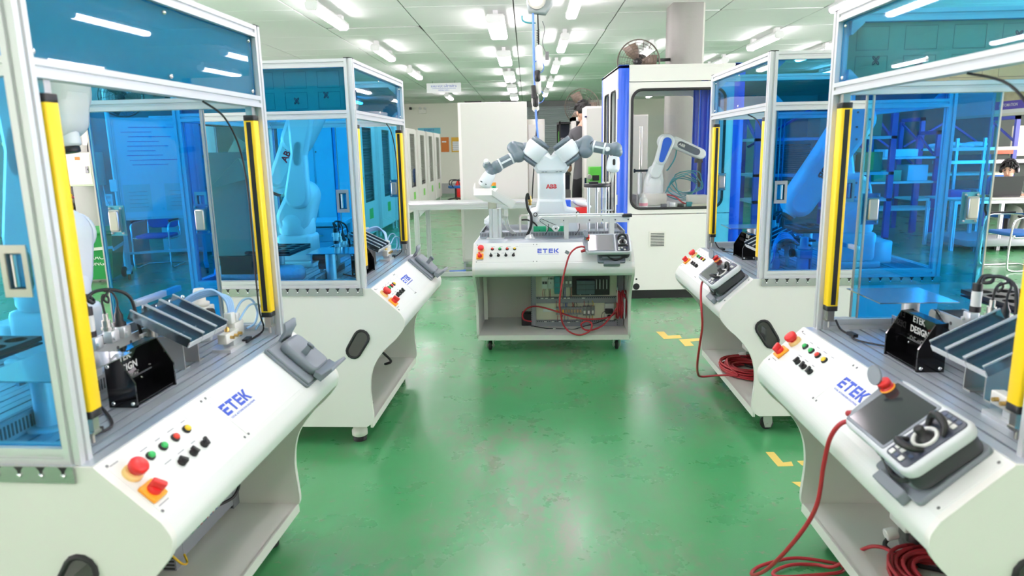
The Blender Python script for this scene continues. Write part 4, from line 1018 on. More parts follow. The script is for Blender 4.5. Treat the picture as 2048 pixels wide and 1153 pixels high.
# ------------------------------------------------------------------ two-armed robot and its module on the middle workstation
BC = (.0, .60, .88)
t = sub('C', 'two_arm_robot', 'white and grey two-armed robot with a red mark on its chest', 'robot', *BC)
def L(u, z, v=.60): return Vector((u-BC[0], v-BC[1], z-BC[2]))
m = MB(); m.bevprism([(-.20, .0), (.23, .0), (.23, .15), (.205, .195), (.13, .21), (.11, .29), (-.115, .29), (-.13, .21), (-.18, .195), (-.20, .15)], 'y', -.10, .16, .03)
m.put('base', robotw, t)
m = MB(); m.bevprism(rrect(.23, .20, .035, 5, 0, .02), 'z', .24, .54, .008); m.put('torso', robotw, t)
m = MB(); m.bevprism([(-.118, .50), (.118, .50), (.145, .54), (.15, .575), (.085, .665), (.04, .668), (0, .64), (-.04, .668), (-.085, .665), (-.15, .575), (-.145, .54)], 'y', -.11, .12, .03); m.put('shoulder_block', robotw, t)
text('maker_mark', 'ABB', .047, logo_red, t, T(0, -.0815, .39) @ R(PI/2, 'X'), .045, .0008)
m = MB()
for x in (-.021, 0, .021): m.box(x-.0006-.0105*0, x+.0006, -.0832, -.0815, .37, .41)
m.box(-.055, .055, -.0832, -.0815, .3895, .3907); m.put('mark_gap', robotw, t)
for x, z in ((-.135, .165), (.215, .17)):
    MB().drum((x, -.10, z), (x, -.128, z), .017, .2, 16).put('port', dark, t); MB().drum((x, -.125, z), (x, -.132, z), .011, .2, 14).put('port_cap', wire_w, t)
m = MB()
for x in (-.07, -.045, .045, .075): m.box(x-.010, x+.010, -.112, -.108, .508, .514)
m.put('chest_slots', robotg, t, kind='stuff')
def arm(side):
    """side -1 = left in the picture"""
    if side < 0:
        d0, d1 = L(-.085, 1.625, .53), L(-.185, 1.490, .53)
        sh0, sh1 = L(-.05, 1.46, .58), L(-.135, 1.555, .55)
        el = [(L(-.215, 1.575, .54), .062), (L(-.305, 1.592, .52), .056), (L(-.268, 1.525, .50), .060)]
        f0, f1 = L(-.305, 1.515, .50), L(-.428, 1.455, .48)
        wr = [(L(-.445, 1.44, .48), .052), (L(-.495, 1.40, .47), .042), (L(-.525, 1.455, .47), .034)]
        hd = [(L(-.495, 1.39, .47), .045), (L(-.535, 1.325, .46), .058)]
        fing = [(L(-.548, 1.31, .46), L(-.61, 1.245, .45)), (L(-.548, 1.31, .46), L(-.575, 1.235, .45))]
    else:
        d0, d1 = L(.085, 1.618, .53), L(.180, 1.488, .53)
        sh0, sh1 = L(.045, 1.46, .58), L(.13, 1.55, .55)
        el = [(L(.215, 1.585, .54), .060), (L(.290, 1.628, .52), .056), (L(.278, 1.55, .50), .060)]
        f0, f1 = L(.325, 1.592, .50), L(.44, 1.568, .48)
        wr = [(L(.455, 1.565, .48), .050), (L(.515, 1.565, .47), .056), (L(.53, 1.54, .47), .045)]
        hd = [(L(.505, 1.50, .47), .042), (L(.498, 1.43, .46), .060)]
        fing = [(L(.488, 1.40, .46), L(.470, 1.30, .45)), (L(.508, 1.40, .46), L(.492, 1.30, .45))]
    a = MB().cyl(sh0, sh1, .075, .088, 22); a.drum(sh1, d1.lerp(d0, .5)+(sh1-sh0)*.1, .085, .2, 22); a.put('shoulder_joint', robotw, t)
    ax = (d1-d0).normalized()
    o = MB().drum(d0+ax*.02, d1-ax*.02, .092, .12, 26).put('upper_arm', robotw, t)
    MB().drum(d0-ax*.022, d0+ax*.02, .080, .5, 26).put('arm_cover', robotg, o); MB().drum(d1-ax*.02, d1+ax*.022, .080, .5, 26).put('arm_cover', robotg, o)
    m = MB(); m.cyl((d0+d1)/2, el[0][0], .062, .056, 18)
    for c, r in el: m.ell(c, r, r*.95, r*.92, 18, 12)
    m.cyl(el[0][0], el[1][0], .05, .05, 18).cyl(el[1][0], el[2][0], .054, .054, 18); m.put('elbow', robotg, t)
    MB().lathe([(.058, 0), (.060, .006), (.058, .012)], el[0][0]+((d0+d1)/2-el[0][0]).normalized()*.02, el[0][0]-(d0+d1)/2, 22).put('elbow_band', robotw, t)
    ax = f1-f0; l = ax.length; ax.normalize()
    MB().cyl(el[2][0], f0, .046, .044, 18).drum(f0, f1, .046, .15, 22).put('forearm', robotg, t)
    for k in (.12, .86): MB().lathe([(.0475, 0), (.0478, .010), (.0475, .014)], f0+ax*l*k, ax, 22).put('forearm_band', robotw, t)
    up = Vector((0, -1, 0)); m = MB(); c = (f0+f1)/2+Vector((0, -.046, 0)); m.beam(c-ax*l*.3, c+ax*l*.3, .016, .004, (0, 1, 0)); m.put('forearm_stripe', robotw, t)
    m = MB().cyl(f1, wr[0][0], .044, .048, 18)
    for c, r in wr: m.ell(c, r, r, r*.98, 18, 12)
    m.cyl(wr[0][0], wr[1][0], wr[0][1]*.9, wr[1][1]*.9, 16).cyl(wr[1][0], wr[2][0], wr[1][1]*.8, wr[2][1]*.85, 16)
    m.put('wrist', robotg, t)
    k = wr[2][0]; q = (wr[2][0]-wr[1][0]).normalized() if side < 0 else Vector((-.9, -.5, .1)).normalized()
    p = (k+Vector((0, -.02, .02))) if side < 0 else wr[0][0]+Vector((.0, -.045, .0))
    MB().drum(p, p+(Vector((-.003, -.02, .02)) if side < 0 else Vector((-.01, -.02, 0))), .019, .2, 16).put('wrist_port', robotw, t)
    m = MB(); ax = (hd[1][0]-hd[0][0]).normalized(); x = Vector((0, 1, 0)); y = ax.cross(x).normalized()
    M = Matrix((y, x, ax)).transposed().to_4x4(); M.translation = hd[0][0]; n0 = len(m.v)
    ln = (hd[1][0]-hd[0][0]).length+.05
    m.lathe([(.040, -.01), (.046, .01), (.052, .04), (.054, ln*.75), (.046, ln-.008), (.03, ln)], (0, 0, 0), (0, 0, 1), 20); m.xf(M @ Matrix.Diagonal((1, .8, 1, 1)), n0)
    h = m.put('hand', robotw, t)
    if side > 0: MB().bevprism(capsule((0, -.014), .011, (0, .014), .011, 6), 'y', -.004, .004, .001).put('hand_port', dark, h, T(*(hd[0][0].lerp(hd[1][0], .55)+Vector((0, -.045, 0)))))
    for a_, b_ in fing: MB().beam(a_, b_, .013, .018, (0, 1, 0)).put('gripper_finger', cream, t)
    if side < 0: MB().beam(fing[0][0]+Vector((-.03, -.03, .02)), fing[0][0]+Vector((.02, -.035, -.01)), .008, .02, (0, 1, 0)).put('gripper_sensor', dark, t)
arm(-1); arm(1)

# chute on a profile column
t = sub('C', 'chute_column', 'white angled chute on a fat aluminium column, left on the middle workstation', 'chute', -.45, .26)
m = MB(); extr(m, (0, 0, .008), (0, 0, .24), .096, .096); m.put('column', alu, t); MB().box(-.07, .07, -.07, .07, 0, .008).put('base_plate', alu, t)
m = MB().box(-.055, .01, -.04, .04, .235, .305); m.put('chute_mount', steel, t)
def sheet(mb, pts, th=.004):
    a, b, c = Vector(pts[0]), Vector(pts[1]), Vector(pts[2]); n = (b-a).cross(c-a).normalized()*th
    k = len(pts); vs = [Vector(p) for p in pts]+[Vector(p)+n for p in pts]
    mb.add(vs, [tuple(range(k)), tuple(reversed(range(k, 2*k)))]+[(i, (i+1) % k, k+(i+1) % k, k+i) for i in range(k)])
m = MB(); sheet(m, [(-.165, -.06, .345), (-.02, -.06, .345), (.02, .10, .39), (-.165, .10, .39)][0:4]); m.put('catch_plate', white, t)
m = MB(); sheet(m, [(-.168, -.06, .345), (-.168, .10, .35), (-.168, .10, .44), (-.168, -.06, .405)]); m.put('end_wall', white, t)
m = MB(); sheet(m, [(-.02, -.065, .345), (-.02, -.065, .39), (.165, -.065, .285), (.13, -.065, .235)]); sheet(m, [(-.02, -.065, .345), (.13, -.065, .235), (.13, .06, .235), (-.02, .06, .345)]); sheet(m, [(-.02, .06, .345), (-.02, .06, .39), (.165, .06, .285), (.13, .06, .235)])
m.put('slide', white, t)
m = MB(); sheet(m, [(-.165, -.06, .345), (-.02, -.06, .345), (.08, -.05, .27), (-.085, -.05, .30)]); m.put('under_plate', cream, t)
m = MB(); m.box(.07, .10, -.04, .03, .18, .235)
for i in range(2):
    for j in range(2): m.cyl((.06+.02*i, -.041, .19+.03*j), (.06+.02*i, -.044, .19+.03*j), .007, n=8)
m.put('valve_manifold', cream, t)
m = MB()
for i in range(4): m.tube(spline([(.06+.012*i, -.02, .185), (.065+.012*i, -.03, .13), (.09+.01*i, -.02, .08), (.13+.01*i, .02, .03)], 5), .0035, 6)
m.put('air_tubes', wire_w, t)
t = tag(MB().tube(spline([(0, 0, .025), (.03, .0, .09), (.035, -.01, .18), (.01, -.01, .24), (-.0, .0, .31), (.01, 0, .35), (.02, .01, .31)], 8), .011, 9).put('black_hose', rubber, None, SM['C'] @ T(-.20, .23, .88)), 'black ribbed hose rising beside the brass fitting on the middle workstation', 'hose')
t = sub('C', 'hose_fitting', 'round metal gland with a thin rod and brass fitting, middle workstation', 'fitting', -.178, .235)
MB().lathe([(.045, 0), (.045, .006), (.03, .012), (.025, .03), (.012, .032)], (0, 0, 0), (0, 0, 1), 20).put('gland', alu, t)
MB().cyl((.005, .02, .02), (.005, .02, .27), .005, n=8).put('rod', alu, t)
MB().lathe([(.008, 0), (.015, .008), (.010, .02), (.016, .03), (.016, .045), (.010, .06), (.012, .065), (.006, .075)], (.005, .02, .26), (0, 0, 1), 14).put('fitting', brass, t)
# belt conveyor
t = sub('C', 'belt_conveyor', 'long white belt conveyor on two flat legs, right half of the middle workstation', 'conveyor', .25, .22)
for v in (-.05, .05):
    q = MB().box(-.36, .35, v-.003, v+.003, .125, .165); q.mi(1)
    for i in range(7): q.cyl((-.26+.1*i, v-.005, .145), (-.26+.1*i, v+.005, .145), .006, n=8)
    q.put('side_rail', [white, groove], t)
MB().prism(capsule((-.34, .155), .02, (.33, .155), .02, 6), 'y', -.046, .046).put('belt', mat('pale_belt', srgb(228, 230, 226), .5), t)
for x in (-.14, .215):
    for y in (-.058, .052): MB().box(x-.018, x+.018, y, y+.006, 0, .17).put('leg', cream, t)
MB().prism([(-.36, .14), (-.33, .165), (-.19, .16), (-.19, .09), (-.21, .06), (-.235, .06), (-.26, .09), (-.34, .125)], 'y', -.062, -.055).put('drive_plate', alu, t)
MB().drum((-.223, -.062, .085), (-.223, -.075, .085), .026, .2, 18).put('pulley', alu, t); MB().drum((-.223, -.075, .085), (-.223, -.08, .085), .007, .2, 10).put('pulley_hub', dark, t)
MB().tube([(p[0], -.07, p[1]) for p in capsule((-.335, .15), .012, (-.223, .085), .024, 8)], .002, 5, close=True).put('drive_belt', rubber, t)
MB().drum((-.335, -.056, .152), (-.335, -.066, .152), .017, .2, 16).put('roller_end', alu, t)
MB().cyl((-.36, -.07, .192), (.30, -.07, .192), .007, n=10).put('guide_rail', alu, t)
for x in (-.06, .13): MB().box(x-.006, x+.006, -.075, -.06, .13, .20).put('guide_clamp', cream, t)
MB().bevprism(rrect(.075, .05, .004, 2, .33, -.05), 'z', .165, .19, .003).put('end_sensor', dark, t)
m = MB()
for x in (-.16, .08): m.tube(spline([(x-.12, -.06, .12), (x-.12, -.07, .08), (x-.15, -.06, .03)], 5), .003, 6)
m.put('cables', wire_k, t)
# feeder tower with a black disc
t = sub('C', 'feeder_tower', 'black disc on clear tubes and bright columns, right of the two-armed robot', 'feeder', .37, .45)
MB().lathe([(.105, .385), (.108, .389), (.108, .408), (.105, .412), (0, .412)], (0, 0, 0), (0, 0, 1), 32).put('disc', dark, t)
MB().bevprism(rrect(.075, .05, .004, 2, -.03, 0), 'z', .412, .428, .003).put('disc_block', dark, t)
for x, y in ((-.07, .0), (.0, .06), (.065, .0)): MB().cyl((x, y, .0), (x, y, .385), .012, n=12).put('column', alu, t)
MB().lathe([(.055, .0), (.055, .385)], (-.03, -.02, 0), (0, 0, 1), 24).put('clear_tube', acr_clear, t)
MB().lathe([(.04, .14), (.04, .385)], (.06, -.02, 0), (0, 0, 1), 20).put('clear_tube', acr_clear, t)
m = MB(); sheet(m, [(.03, -.05, .20), (.12, -.05, .20), (.14, -.05, .30), (.02, -.05, .30)], .002); m.put('clear_funnel', acr_clear, t); MB().box(.03, .12, -.055, -.0, .195, .20).put('funnel_base', alu, t)
m = MB()
for x in (.05, .085): m.lathe([(.012, 0), (.012, .012), (0, .014)], (x, .0, .412), (0, 0, 1), 10)
m.put('loose_parts', cream, t, kind='stuff')
MB().box(-.10, .11, -.10, .10, 0, .012).put('base', alu, t)
# odds and ends on the table
def lone(key, name, mb, m_, label, cat, u, v, z=.88, group=None, rz=0): return tag(mb.put(name, m_, None, SM[key] @ T(u, v, z) @ R(rz)), label, cat, group)
t = sub('C', 'open_stand', 'white open frame in front of the two-armed robot base', 'frame', -.23, .50)
m = MB().box(-.04, -.025, -.01, .01, 0, .165).box(.045, .06, -.01, .01, 0, .165); m.put('uprights', cream, t, kind='stuff'); MB().box(-.04, .06, -.01, .01, .15, .165).put('top_bar', cream, t)
m = MB().tube(spline([(-.02, 0, .12), (.03, -.01, .12), (.09, -.01, .09), (.13, -.02, .03)], 6), .007, 6); m.put('cable', rubber, t)
for i, u in enumerate((-.10, .02, .09)): lone('C', 'green_box', MB().bevprism(rrect(.105 if i < 2 else .05, .05, .004, 2), 'z', 0, .065, .003), box_green, 'small green plastic box behind the conveyor, %s' % ('left one', 'middle one', 'right short one')[i], 'box', u, .50+.01*i, .90-.018, 'green boxes behind the conveyor')
lone('C', 'red_bin', MB().bevprism(rrect(.11, .10, .004, 2), 'z', 0, .09, .003), red, 'red plastic box behind the two-armed robot, right side', 'box', .26, .86, .98)
lone('C', 'bin_stand', MB().box(-.20, .12, -.06, .06, 0, .10).box(-.19, .11, -.065, .065, .09, .10), white, 'low white stand under the red and blue boxes', 'stand', .22, .86)
lone('C', 'blue_bin', MB().bevprism(rrect(.10, .09, .004, 2), 'z', 0, .155, .003), blue_paint, 'blue plastic box behind the two-armed robot', 'box', .12, .86, .98)
m = MB().ell((0, 0, .03), .075, .05, .03, 16, 8).ell((.05, .02, .02), .05, .04, .025, 12, 8); m.xf(R(.3, 'Y'))
lone('C', 'white_cloth', m, bag_m, 'crumpled white cloth lying on the red box', 'cloth', .25, .86, 1.075)
rnd = random.Random(4); m = MB()
pts = [Vector((rnd.gauss(0, 1), rnd.gauss(0, 1), rnd.gauss(0, .8))).normalized() for _ in range(40)]
bm = bmesh.new()
for p in pts: bm.verts.new((p.x*.10*rnd.uniform(.7, 1), p.y*.08*rnd.uniform(.7, 1), .085+p.z*.085*rnd.uniform(.8, 1)))
bmesh.ops.convex_hull(bm, input=bm.verts); bmesh.ops.subdivide_edges(bm, edges=bm.edges, cuts=2, fractal=.35, seed=3)
me = bpy.data.meshes.new('plastic_bag'); bm.to_mesh(me); bm.free(); me.materials.append(bag_m)
o = link('plastic_bag', me, None, SM['C'] @ T(-.49, .62, .885)); tag(o, 'crumpled white plastic bag at the back left of the middle workstation', 'bag')
# ------------------------------------------------------------------ machine cabin with a robot inside
t = thing('machine_cabin', 'white machine cabin with blue corner columns and a large rounded window', 'machine', (1.10, 7.126, 0))
W_, D_, H_ = 1.25, 1.30, 2.375
fr = [(.10, .09), (1.15, .09), (1.15, 2.205), (.10, 2.205)]
winr = rrect(.93, 1.18, .10, 6, .60, 1.545)
XZ = Matrix(((1, 0, 0, 0), (0, 0, -1, 0), (0, 1, 0, 0), (0, 0, 0, 1)))
def holed(outer, holes, M, th, m):
    me = plate_with_hole(outer, holes, M, th); me.materials.clear(); me.materials.append(m); return me
link('front_panel', holed([(.10, .90), (1.15, .90), (1.15, 2.207), (.10, 2.207)], [winr], T(0, .02, 0) @ XZ, .03, white), t)
MB().bevprism([(.10, .10), (1.15, .10), (1.15, .892), (.10, .892)], 'y', .005, .035, .004).put('lower_panel', white, t)
MB().bevprism([(.10, 2.215), (1.15, 2.215), (1.15, H_), (.10, H_)], 'y', .003, .035, .004).put('top_panel', white, t)
MB().tube([(a, .004, b) for a, b in winr], .014, 8, close=True).put('window_seal', rubber, t)
MB().prism(winr, 'y', .018, .022).put('window_pane', glass, t)
for x in (0, 1.15): MB().bevprism([(x, 0), (x+.10, 0), (x+.10, .10), (x, .10)], 'z', .09, H_, .004).put('corner_column', blue_paint, t)
for x in (0, 1.15): MB().bevprism([(x, D_-.1), (x+.10, D_-.1), (x+.10, D_), (x, D_)], 'z', .09, H_, .004).put('corner_column', blue_paint, t)
YZs = Matrix(((0, 0, 1, 0), (1, 0, 0, 0), (0, 1, 0, 0), (0, 0, 0, 1)))
sw = [rrect(.33, 1.30, .05, 5, .37, 1.50), rrect(.33, 1.30, .05, 5, .86, 1.50)]
for x in (.015, 1.235):
    link('side_panel', holed([(.10, .10), (1.20, .10), (1.20, H_-.01), (.10, H_-.01)], sw, T(x, 0, 0) @ YZs, .03, white), t)
    for r in sw:
        MB().tube([(x-.014 if x < .5 else x+.014, a, b) for a, b in r], .010, 7, close=True).put('window_seal', rubber, t); MB().prism(r, 'x', x-.002, x+.002).put('window_pane', glass, t)
MB().box(.0, W_, 0, D_, H_-.03, H_-.005).put('roof', white, t); MB().box(.03, W_-.03, .04, D_-.02, .90, .94).put('work_table', alu, t)
MB().box(.03, W_-.03, .06, D_-.03, .0, .10).put('plinth', dark, t); MB().box(.03, W_-.03, D_-.03, D_, .10, .95).put('rear_panel', white, t)
link('rear_frame', holed([(.03, .95), (W_-.03, .95), (W_-.03, H_-.03), (.03, H_-.03)], [rrect(.95, 1.12, .08, 5, .62, 1.60)], T(0, D_-.015, 0) @ XZ, .03, white), t)
m = MB().box(.33, .50, .0, .006, .55, .72); m.mi(1)
for i in range(9): m.box(.345, .485, -.001, .002, .565+.016*i, .574+.016*i)
m.put('air_vent', [cream, groove], t)
MB().cyl((.205, .003, .14), (.205, .007, .14), .035, n=20).put('cable_hole', dark, t); MB().cyl((.205, .003, .22), (.205, .007, .22), .010, n=12).put('cable_hole', dark, t)
for z in (.30, 1.0, 2.05): MB().cyl((-.006, .02, z), (-.006, .02, z+.10), .012, n=10).put('hinge', cream, t)
m = MB()
for i in range(7):
    pts = [(1.02+.03*i, 1.0+.05*math.sin(2.2*i), z) for z in (.96, 2.25)]
    MB().prism([(pts[0][0]-.022, pts[0][1]-.012), (pts[0][0], pts[0][1]+.012), (pts[0][0]+.022, pts[0][1]-.012), (pts[0][0], pts[0][1]+.02)], 'z', .97, 2.25).put('curtain_strip', blue_paint, t)
BM_ = (1.10, 7.126, 0)
t = thing('industrial_robot', 'white robot arm with a grey marked forearm inside the machine cabin', 'robot', (1.60, 7.80, .94))
m = MB().bevprism(rrect(.26, .24, .02, 3), 'z', 0, .13, .01); m.put('pedestal', cream, t)
m = MB().lathe([(.10, .13), (.11, .15), (.105, .26), (.085, .32)], (0, 0, 0), (0, 0, 1), 22); m.bevprism(capsule((0, .26), .10, (.01, .36), .075, 8), 'y', -.08, .08, .02); m.put('swivel_body', robotw, t)
m = MB().bevprism(capsule((.0, .36), .065, (.075, .58), .05, 8), 'y', -.14, -.07, .015).bevprism(capsule((.05, .50), .06, (.115, .69), .075, 8), 'y', -.17, -.06, .02); la = m.put('lower_arm', robotw, t)
MB().bevprism(capsule((.05, .50), .03, (.105, .685), .05, 8), 'y', -.175, -.17, .002).put('side_cover', blue_paint, la)
m = MB().drum((.12, -.10, .69), (.12, .06, .69), .085, .2, 20).bevprism(capsule((.12, .69), .06, (.24, .665), .06, 8), 'y', -.09, .05, .02); m.put('elbow_housing', robotw, t)
m = MB().bevprism(capsule((.22, .68), .062, (.50, .55), .058, 8), 'y', -.085, .04, .02); fa = m.put('forearm', robotw, t)
MB().bevprism(capsule((.27, .655), .036, (.45, .573), .036, 8), 'y', -.092, -.085, .002).put('side_cover', mat('cover_slate', srgb(92, 98, 110), .5), fa)
text('maker_mark', 'ABB', .04, wire_w, fa, T(.285, -.0925, .648) @ R(-PI/2*0, 'Z') @ R(PI/2, 'X') @ R(-.43, 'Z'), .03)
m = MB().drum((.50, -.07, .55), (.50, .03, .55), .05, .2, 16); m.put('wrist', robotw, t)
m = MB().cyl((.49, -.02, .50), (.49, -.02, .47), .045, n=14).box(.45, .53, -.05, .01, .455, .47).box(.485, .52, -.04, 0, .25, .455).box(.49, .515, -.035, -.005, .19, .25); m.put('gripper', dark, t)
MB().tube(spline([(.26, .03, .66), (.24, .02, .52), (.17, .0, .40), (.14, -.02, .38)], 6), .008, 7).put('air_tube', teal_m, t)
def at3(name, label, cat, loc, group=None, rz=0): return thing(name, label, cat, loc, rz, group)
t = at3('steel_pole', 'round steel pole with a black clamp, left inside the machine cabin', 'pole', (1.46, 7.85, .94))
MB().cyl((0, 0, 0), (0, 0, .86), .018, n=14).put('pole', steel, t); MB().box(-.07, .14, -.03, -.01, .365, .39).cyl((-.075, -.02, .378), (-.06, -.02, .378), .022, n=12).put('clamp', dark, t); MB().cyl((0, 0, 0), (0, 0, .35), .03, n=14).put('sleeve', alu, t)
t = at3('spray_bottle', 'small clear bottle with a white cap and pink label inside the cabin window', 'bottle', (1.40, 7.32, .94))
MB().lathe([(.042, 0), (.045, .01), (.045, .09), (.03, .115), (.016, .12)], (0, 0, 0), (0, 0, 1), 16).put('bottle', wire_w, t); MB().lathe([(.0455, .03), (.0455, .06)], (0, 0, 0), (0, 0, 1), 16).put('label', mat('label_pink', srgb(222, 150, 160), .6), t); MB().lathe([(.02, .118), (.018, .14), (.007, .15), (.006, .175)], (0, 0, 0), (0, 0, 1), 12).put('cap', wire_w, t)
m = MB()
for i in range(5): m.tube([(.02*i+.16*math.cos(a)+.03*math.sin(3*a+i), .05*math.sin(a+i), .16+.12*math.sin(a)+.02*i) for a in [2*PI*k/18 for k in range(18)]], .006, 6, close=True)
tag(m.put('green_hose', teal_m, None, T(1.90, 7.75, .95)), 'loops of thin green air hose on the table inside the machine cabin', 'hose')
t = at3('fixture_block', 'white flat box and small fixtures at the right on the cabin table', 'box', (1.98, 7.45, .94))
MB().bevprism(rrect(.20, .12, .006, 2, .03, .06), 'z', .0, .12, .004).put('box', cream, t); MB().bevprism(rrect(.24, .08, .004, 2, .06, -.06), 'z', 0, .03, .003).put('tray', ivory, t)
for i in range(4): MB().bevprism(rrect(.06, .05, .004, 2, -.35+.09*i, -.06), 'z', 0, .04+.015*(i % 2), .003).put('fixture', (lock_m, alu, dark, teal_m)[i], t)
t = at3('control_box', 'dark grey box on the left of the table inside the machine cabin', 'box', (1.32, 7.75, .94)); MB().bevprism(rrect(.14, .2, .006, 2), 'z', 0, .12, .004).put('body', mat('slate_box', srgb(110, 112, 118), .5), t); MB().box(-.05, .05, -.103, -.1, .03, .09).put('front_plate', lock_m, t)
MB().tube(spline([(1.70, 7.72, 1.06), (1.80, 7.62, 1.04), (1.86, 7.5, .98), (1.95, 7.45, .955)], 6), .008, 6).xf(T(-1.7, -7.72, -.94)).put('x', palered, None, T(1.7, 7.72, .94)).name = 'red_lead'
tag(bpy.data.objects['red_lead'], 'short red lead from the robot pedestal inside the machine cabin', 'lead')

# pillar, wire fans
struct('column_1', MB().bevprism([(2.045, 9.0), (2.42, 9.0), (2.42, 9.38), (2.045, 9.38)], 'z', 0, H+.05, .012), conc)
struct('trim_1', MB().box(2.425, 2.445, 9.02, 9.06, 0, H), white)
def fan(loc, aim, r, label, pole=None):
    t = thing('wire_fan', label, 'fan', loc, 0, 'wire cage fans')
    M = Vector(aim).normalized().to_track_quat('Z', 'X').to_matrix().to_4x4()
    g = MB()
    for k in range(7):
        rr = r*(.25+.125*k); g.tube([M @ Vector((rr*math.cos(a), rr*math.sin(a), .10*r*3*(1-(rr/r)**2)*.4+.03)) for a in [2*PI*i/30 for i in range(30)]], .0028, 4, close=True)
    for i in range(16):
        a = 2*PI*i/16; c = [M @ Vector((rr*math.cos(a+.5*rr/r), rr*math.sin(a+.5*rr/r), .12*r*(1-(rr/r)**2)+.03)) for rr in [r*q/6 for q in range(1, 7)]]
        c += [M @ Vector((rr*math.cos(a+.5), rr*math.sin(a+.5), -.10*(1-(rr/r)**2)-.03)) for rr in [r*.98, r*.6, r*.3]]
        g.tube(c, .0026, 4)
    g.tube([M @ Vector((r*math.cos(a), r*math.sin(a), 0)) for a in [2*PI*i/36 for i in range(36)]], .008, 6, close=True)
    g.put('guard', mat('fan_guard', srgb(96, 88, 80), .5, .4), t, kind='stuff')
    for i in range(3):
        a = 2*PI*i/3+.4; b = MB(); prof = [(.04, -.03, .0), (.5*r, -.10*r*2.2, -.02), (.86*r, -.06, -.015), (.88*r, .10, .02), (.5*r, .09, .02), (.04, .03, .0)]
        b.add([M @ R(a) @ Vector(p) for p in prof]+[M @ R(a) @ (Vector(p)+Vector((0, 0, .003))) for p in prof], [(0, 1, 2, 3, 4, 5), (11, 10, 9, 8, 7, 6)]+[(k, (k+1) % 6, 6+(k+1) % 6, 6+k) for k in range(6)], True)
        b.put('blade', mat('fan_blade', srgb(120, 104, 90), .45), t)
    z = M @ Vector((0, 0, 1))
    MB().drum(-z*.16, -z*.02, .08, .3, 16).put('motor', dark, t); MB().lathe([(.05, 0), (.04, .03), (0, .04)], z*.02, z, 14).put('hub', dark, t)
    if pole: MB().cyl(-z*.10, Vector(pole), .02, n=10).put('bracket', dark, t)
fan((1.60, 8.85, 2.60), (-.45, -1, -.25), .26, 'wire cage fan standing above the machine cabin in front of the pillar', (.45, .25, .05))
fan((1.255, 12.2, 2.27), (-.35, -1, -.1), .30, 'large wire cage fan behind the standing person', (.0, .3, -2.27))
fan((-5.15, 9.55, 2.36), (.35, -.8, -.35), .27, 'dark wire fan on the left concrete column seen over the blue pane', (-.1, .4, .0))

# ------------------------------------------------------------------ white cabinets and table behind the middle workstation
t = at3('white_locker', 'wide blank white cabinet behind the two-armed robot, left', 'cabinet', (-.21, 9.2, 0))
MB().bevprism([(-.445, 0), (.445, 0), (.445, .55), (-.445, .55)], 'z', .11, 2.18, .006).put('body', white, t)
MB().bevprism([(-.41, .14), (.445, .14), (.445, 2.175), (-.41, 2.175)], 'y', -.018, -.002, .004).put('door', white, t)
for x in (-.43, .41):
    for y in (.03, .5): MB().box(x-.0, x+.025, y, y+.03, 0, .11).put('leg', duct_l, t)
MB().box(-.43, .43, .01, .03, .0, .03).put('foot_rail', duct_l, t)
for x in (-.36, .1): MB().box(x, x+.22, .05, .2, 2.18, 2.20).put('roof_bracket', dark, t)
t = at3('white_locker', 'narrower white cabinet edge right of the wide blank one', 'cabinet', (.36, 9.55, 0)); MB().bevprism([(-.14, 0), (.12, 0), (.12, .5), (-.14, .5)], 'z', .05, 1.97, .006).put('body', cream, t); MB().box(-.10, .10, -.012, 0, .1, 1.9).put('door', white, t)
t = at3('profile_table', 'long aluminium profile table frame left of the middle workstation', 'table', (-.15, 8.85, 0))
MB().bevprism([(-1.25, -.15), (1.1, -.15), (1.1, .25), (-1.25, .25)], 'z', .915, .945, .003).put('table_top', alu, t)
m = MB(); extr(m, (-1.22, -.15, .885), (1.08, -.15, .885), .06, .06); m.put('front_beam', alu, t)
for x in (-1.03, -.93, 1.0):
    for y in ((-.15,) if x == -1.03 else (.22,) if x == -.93 else (-.15, .22)):
        m = MB(); extr(m, (x, y, 0), (x, y, .86), .06, .06); m.put('leg', alu, t)
m = MB(); extr(m, (-1.05, -.15, .035), (1.0, -.15, .035), .05, .05); m.put('foot_beam', alu, t)
m = MB().prism([(-.99, .86), (-.90, .86), (-.99, .77)], 'y', -.16, -.14); m.put('corner_bracket', alu, t)
t = at3('signal_lamp', 'small green and orange signal lamp by the left gripper', 'lamp', (-.205, 8.8, .945)); MB().cyl((0, 0, 0), (0, 0, .13), .028, n=14).put('tube', cream, t); MB().cyl((0, 0, .13), (0, 0, .19), .03, n=14).put('green_lens', box_green, t); MB().cyl((0, 0, .19), (0, 0, .23), .03, n=14).put('orange_lens', orange, t)
t = at3('tall_cabinet', 'tall plain white cabinet seen through the blue pane of the far left workstation', 'cabinet', (-2.10, 7.6, 0)); MB().bevprism([(-.38, 0), (.38, 0), (.38, .45), (-.38, .45)], 'z', .0, 2.1, .006).put('body', white, t)
for x in (-.19, .19): MB().bevprism(rrect(.36, 1.9, .01, 2, x, 1.08), 'y', -.016, 0, .003).put('door', white, t)
MB().cyl((-.03, -.03, 1.0), (-.03, -.03, 1.15), .008, n=8).put('door_handle', chrome, t)
t = at3('work_bench', 'pale work bench with drawers behind the far left workstation', 'table', (-2.0, 6.75, 0)); MB().bevprism([(-.45, -.25), (.42, -.25), (.42, .25), (-.45, .25)], 'z', .90, .94, .004).put('bench_top', cream, t)
for x in (-.40, .37):
    for y in (-.2, .2): m = MB(); extr(m, (x, y, 0), (x, y, .9)); m.put('leg', alu, t)
MB().box(.0, .36, -.22, .2, .62, .88).put('drawer_case', alu, t)
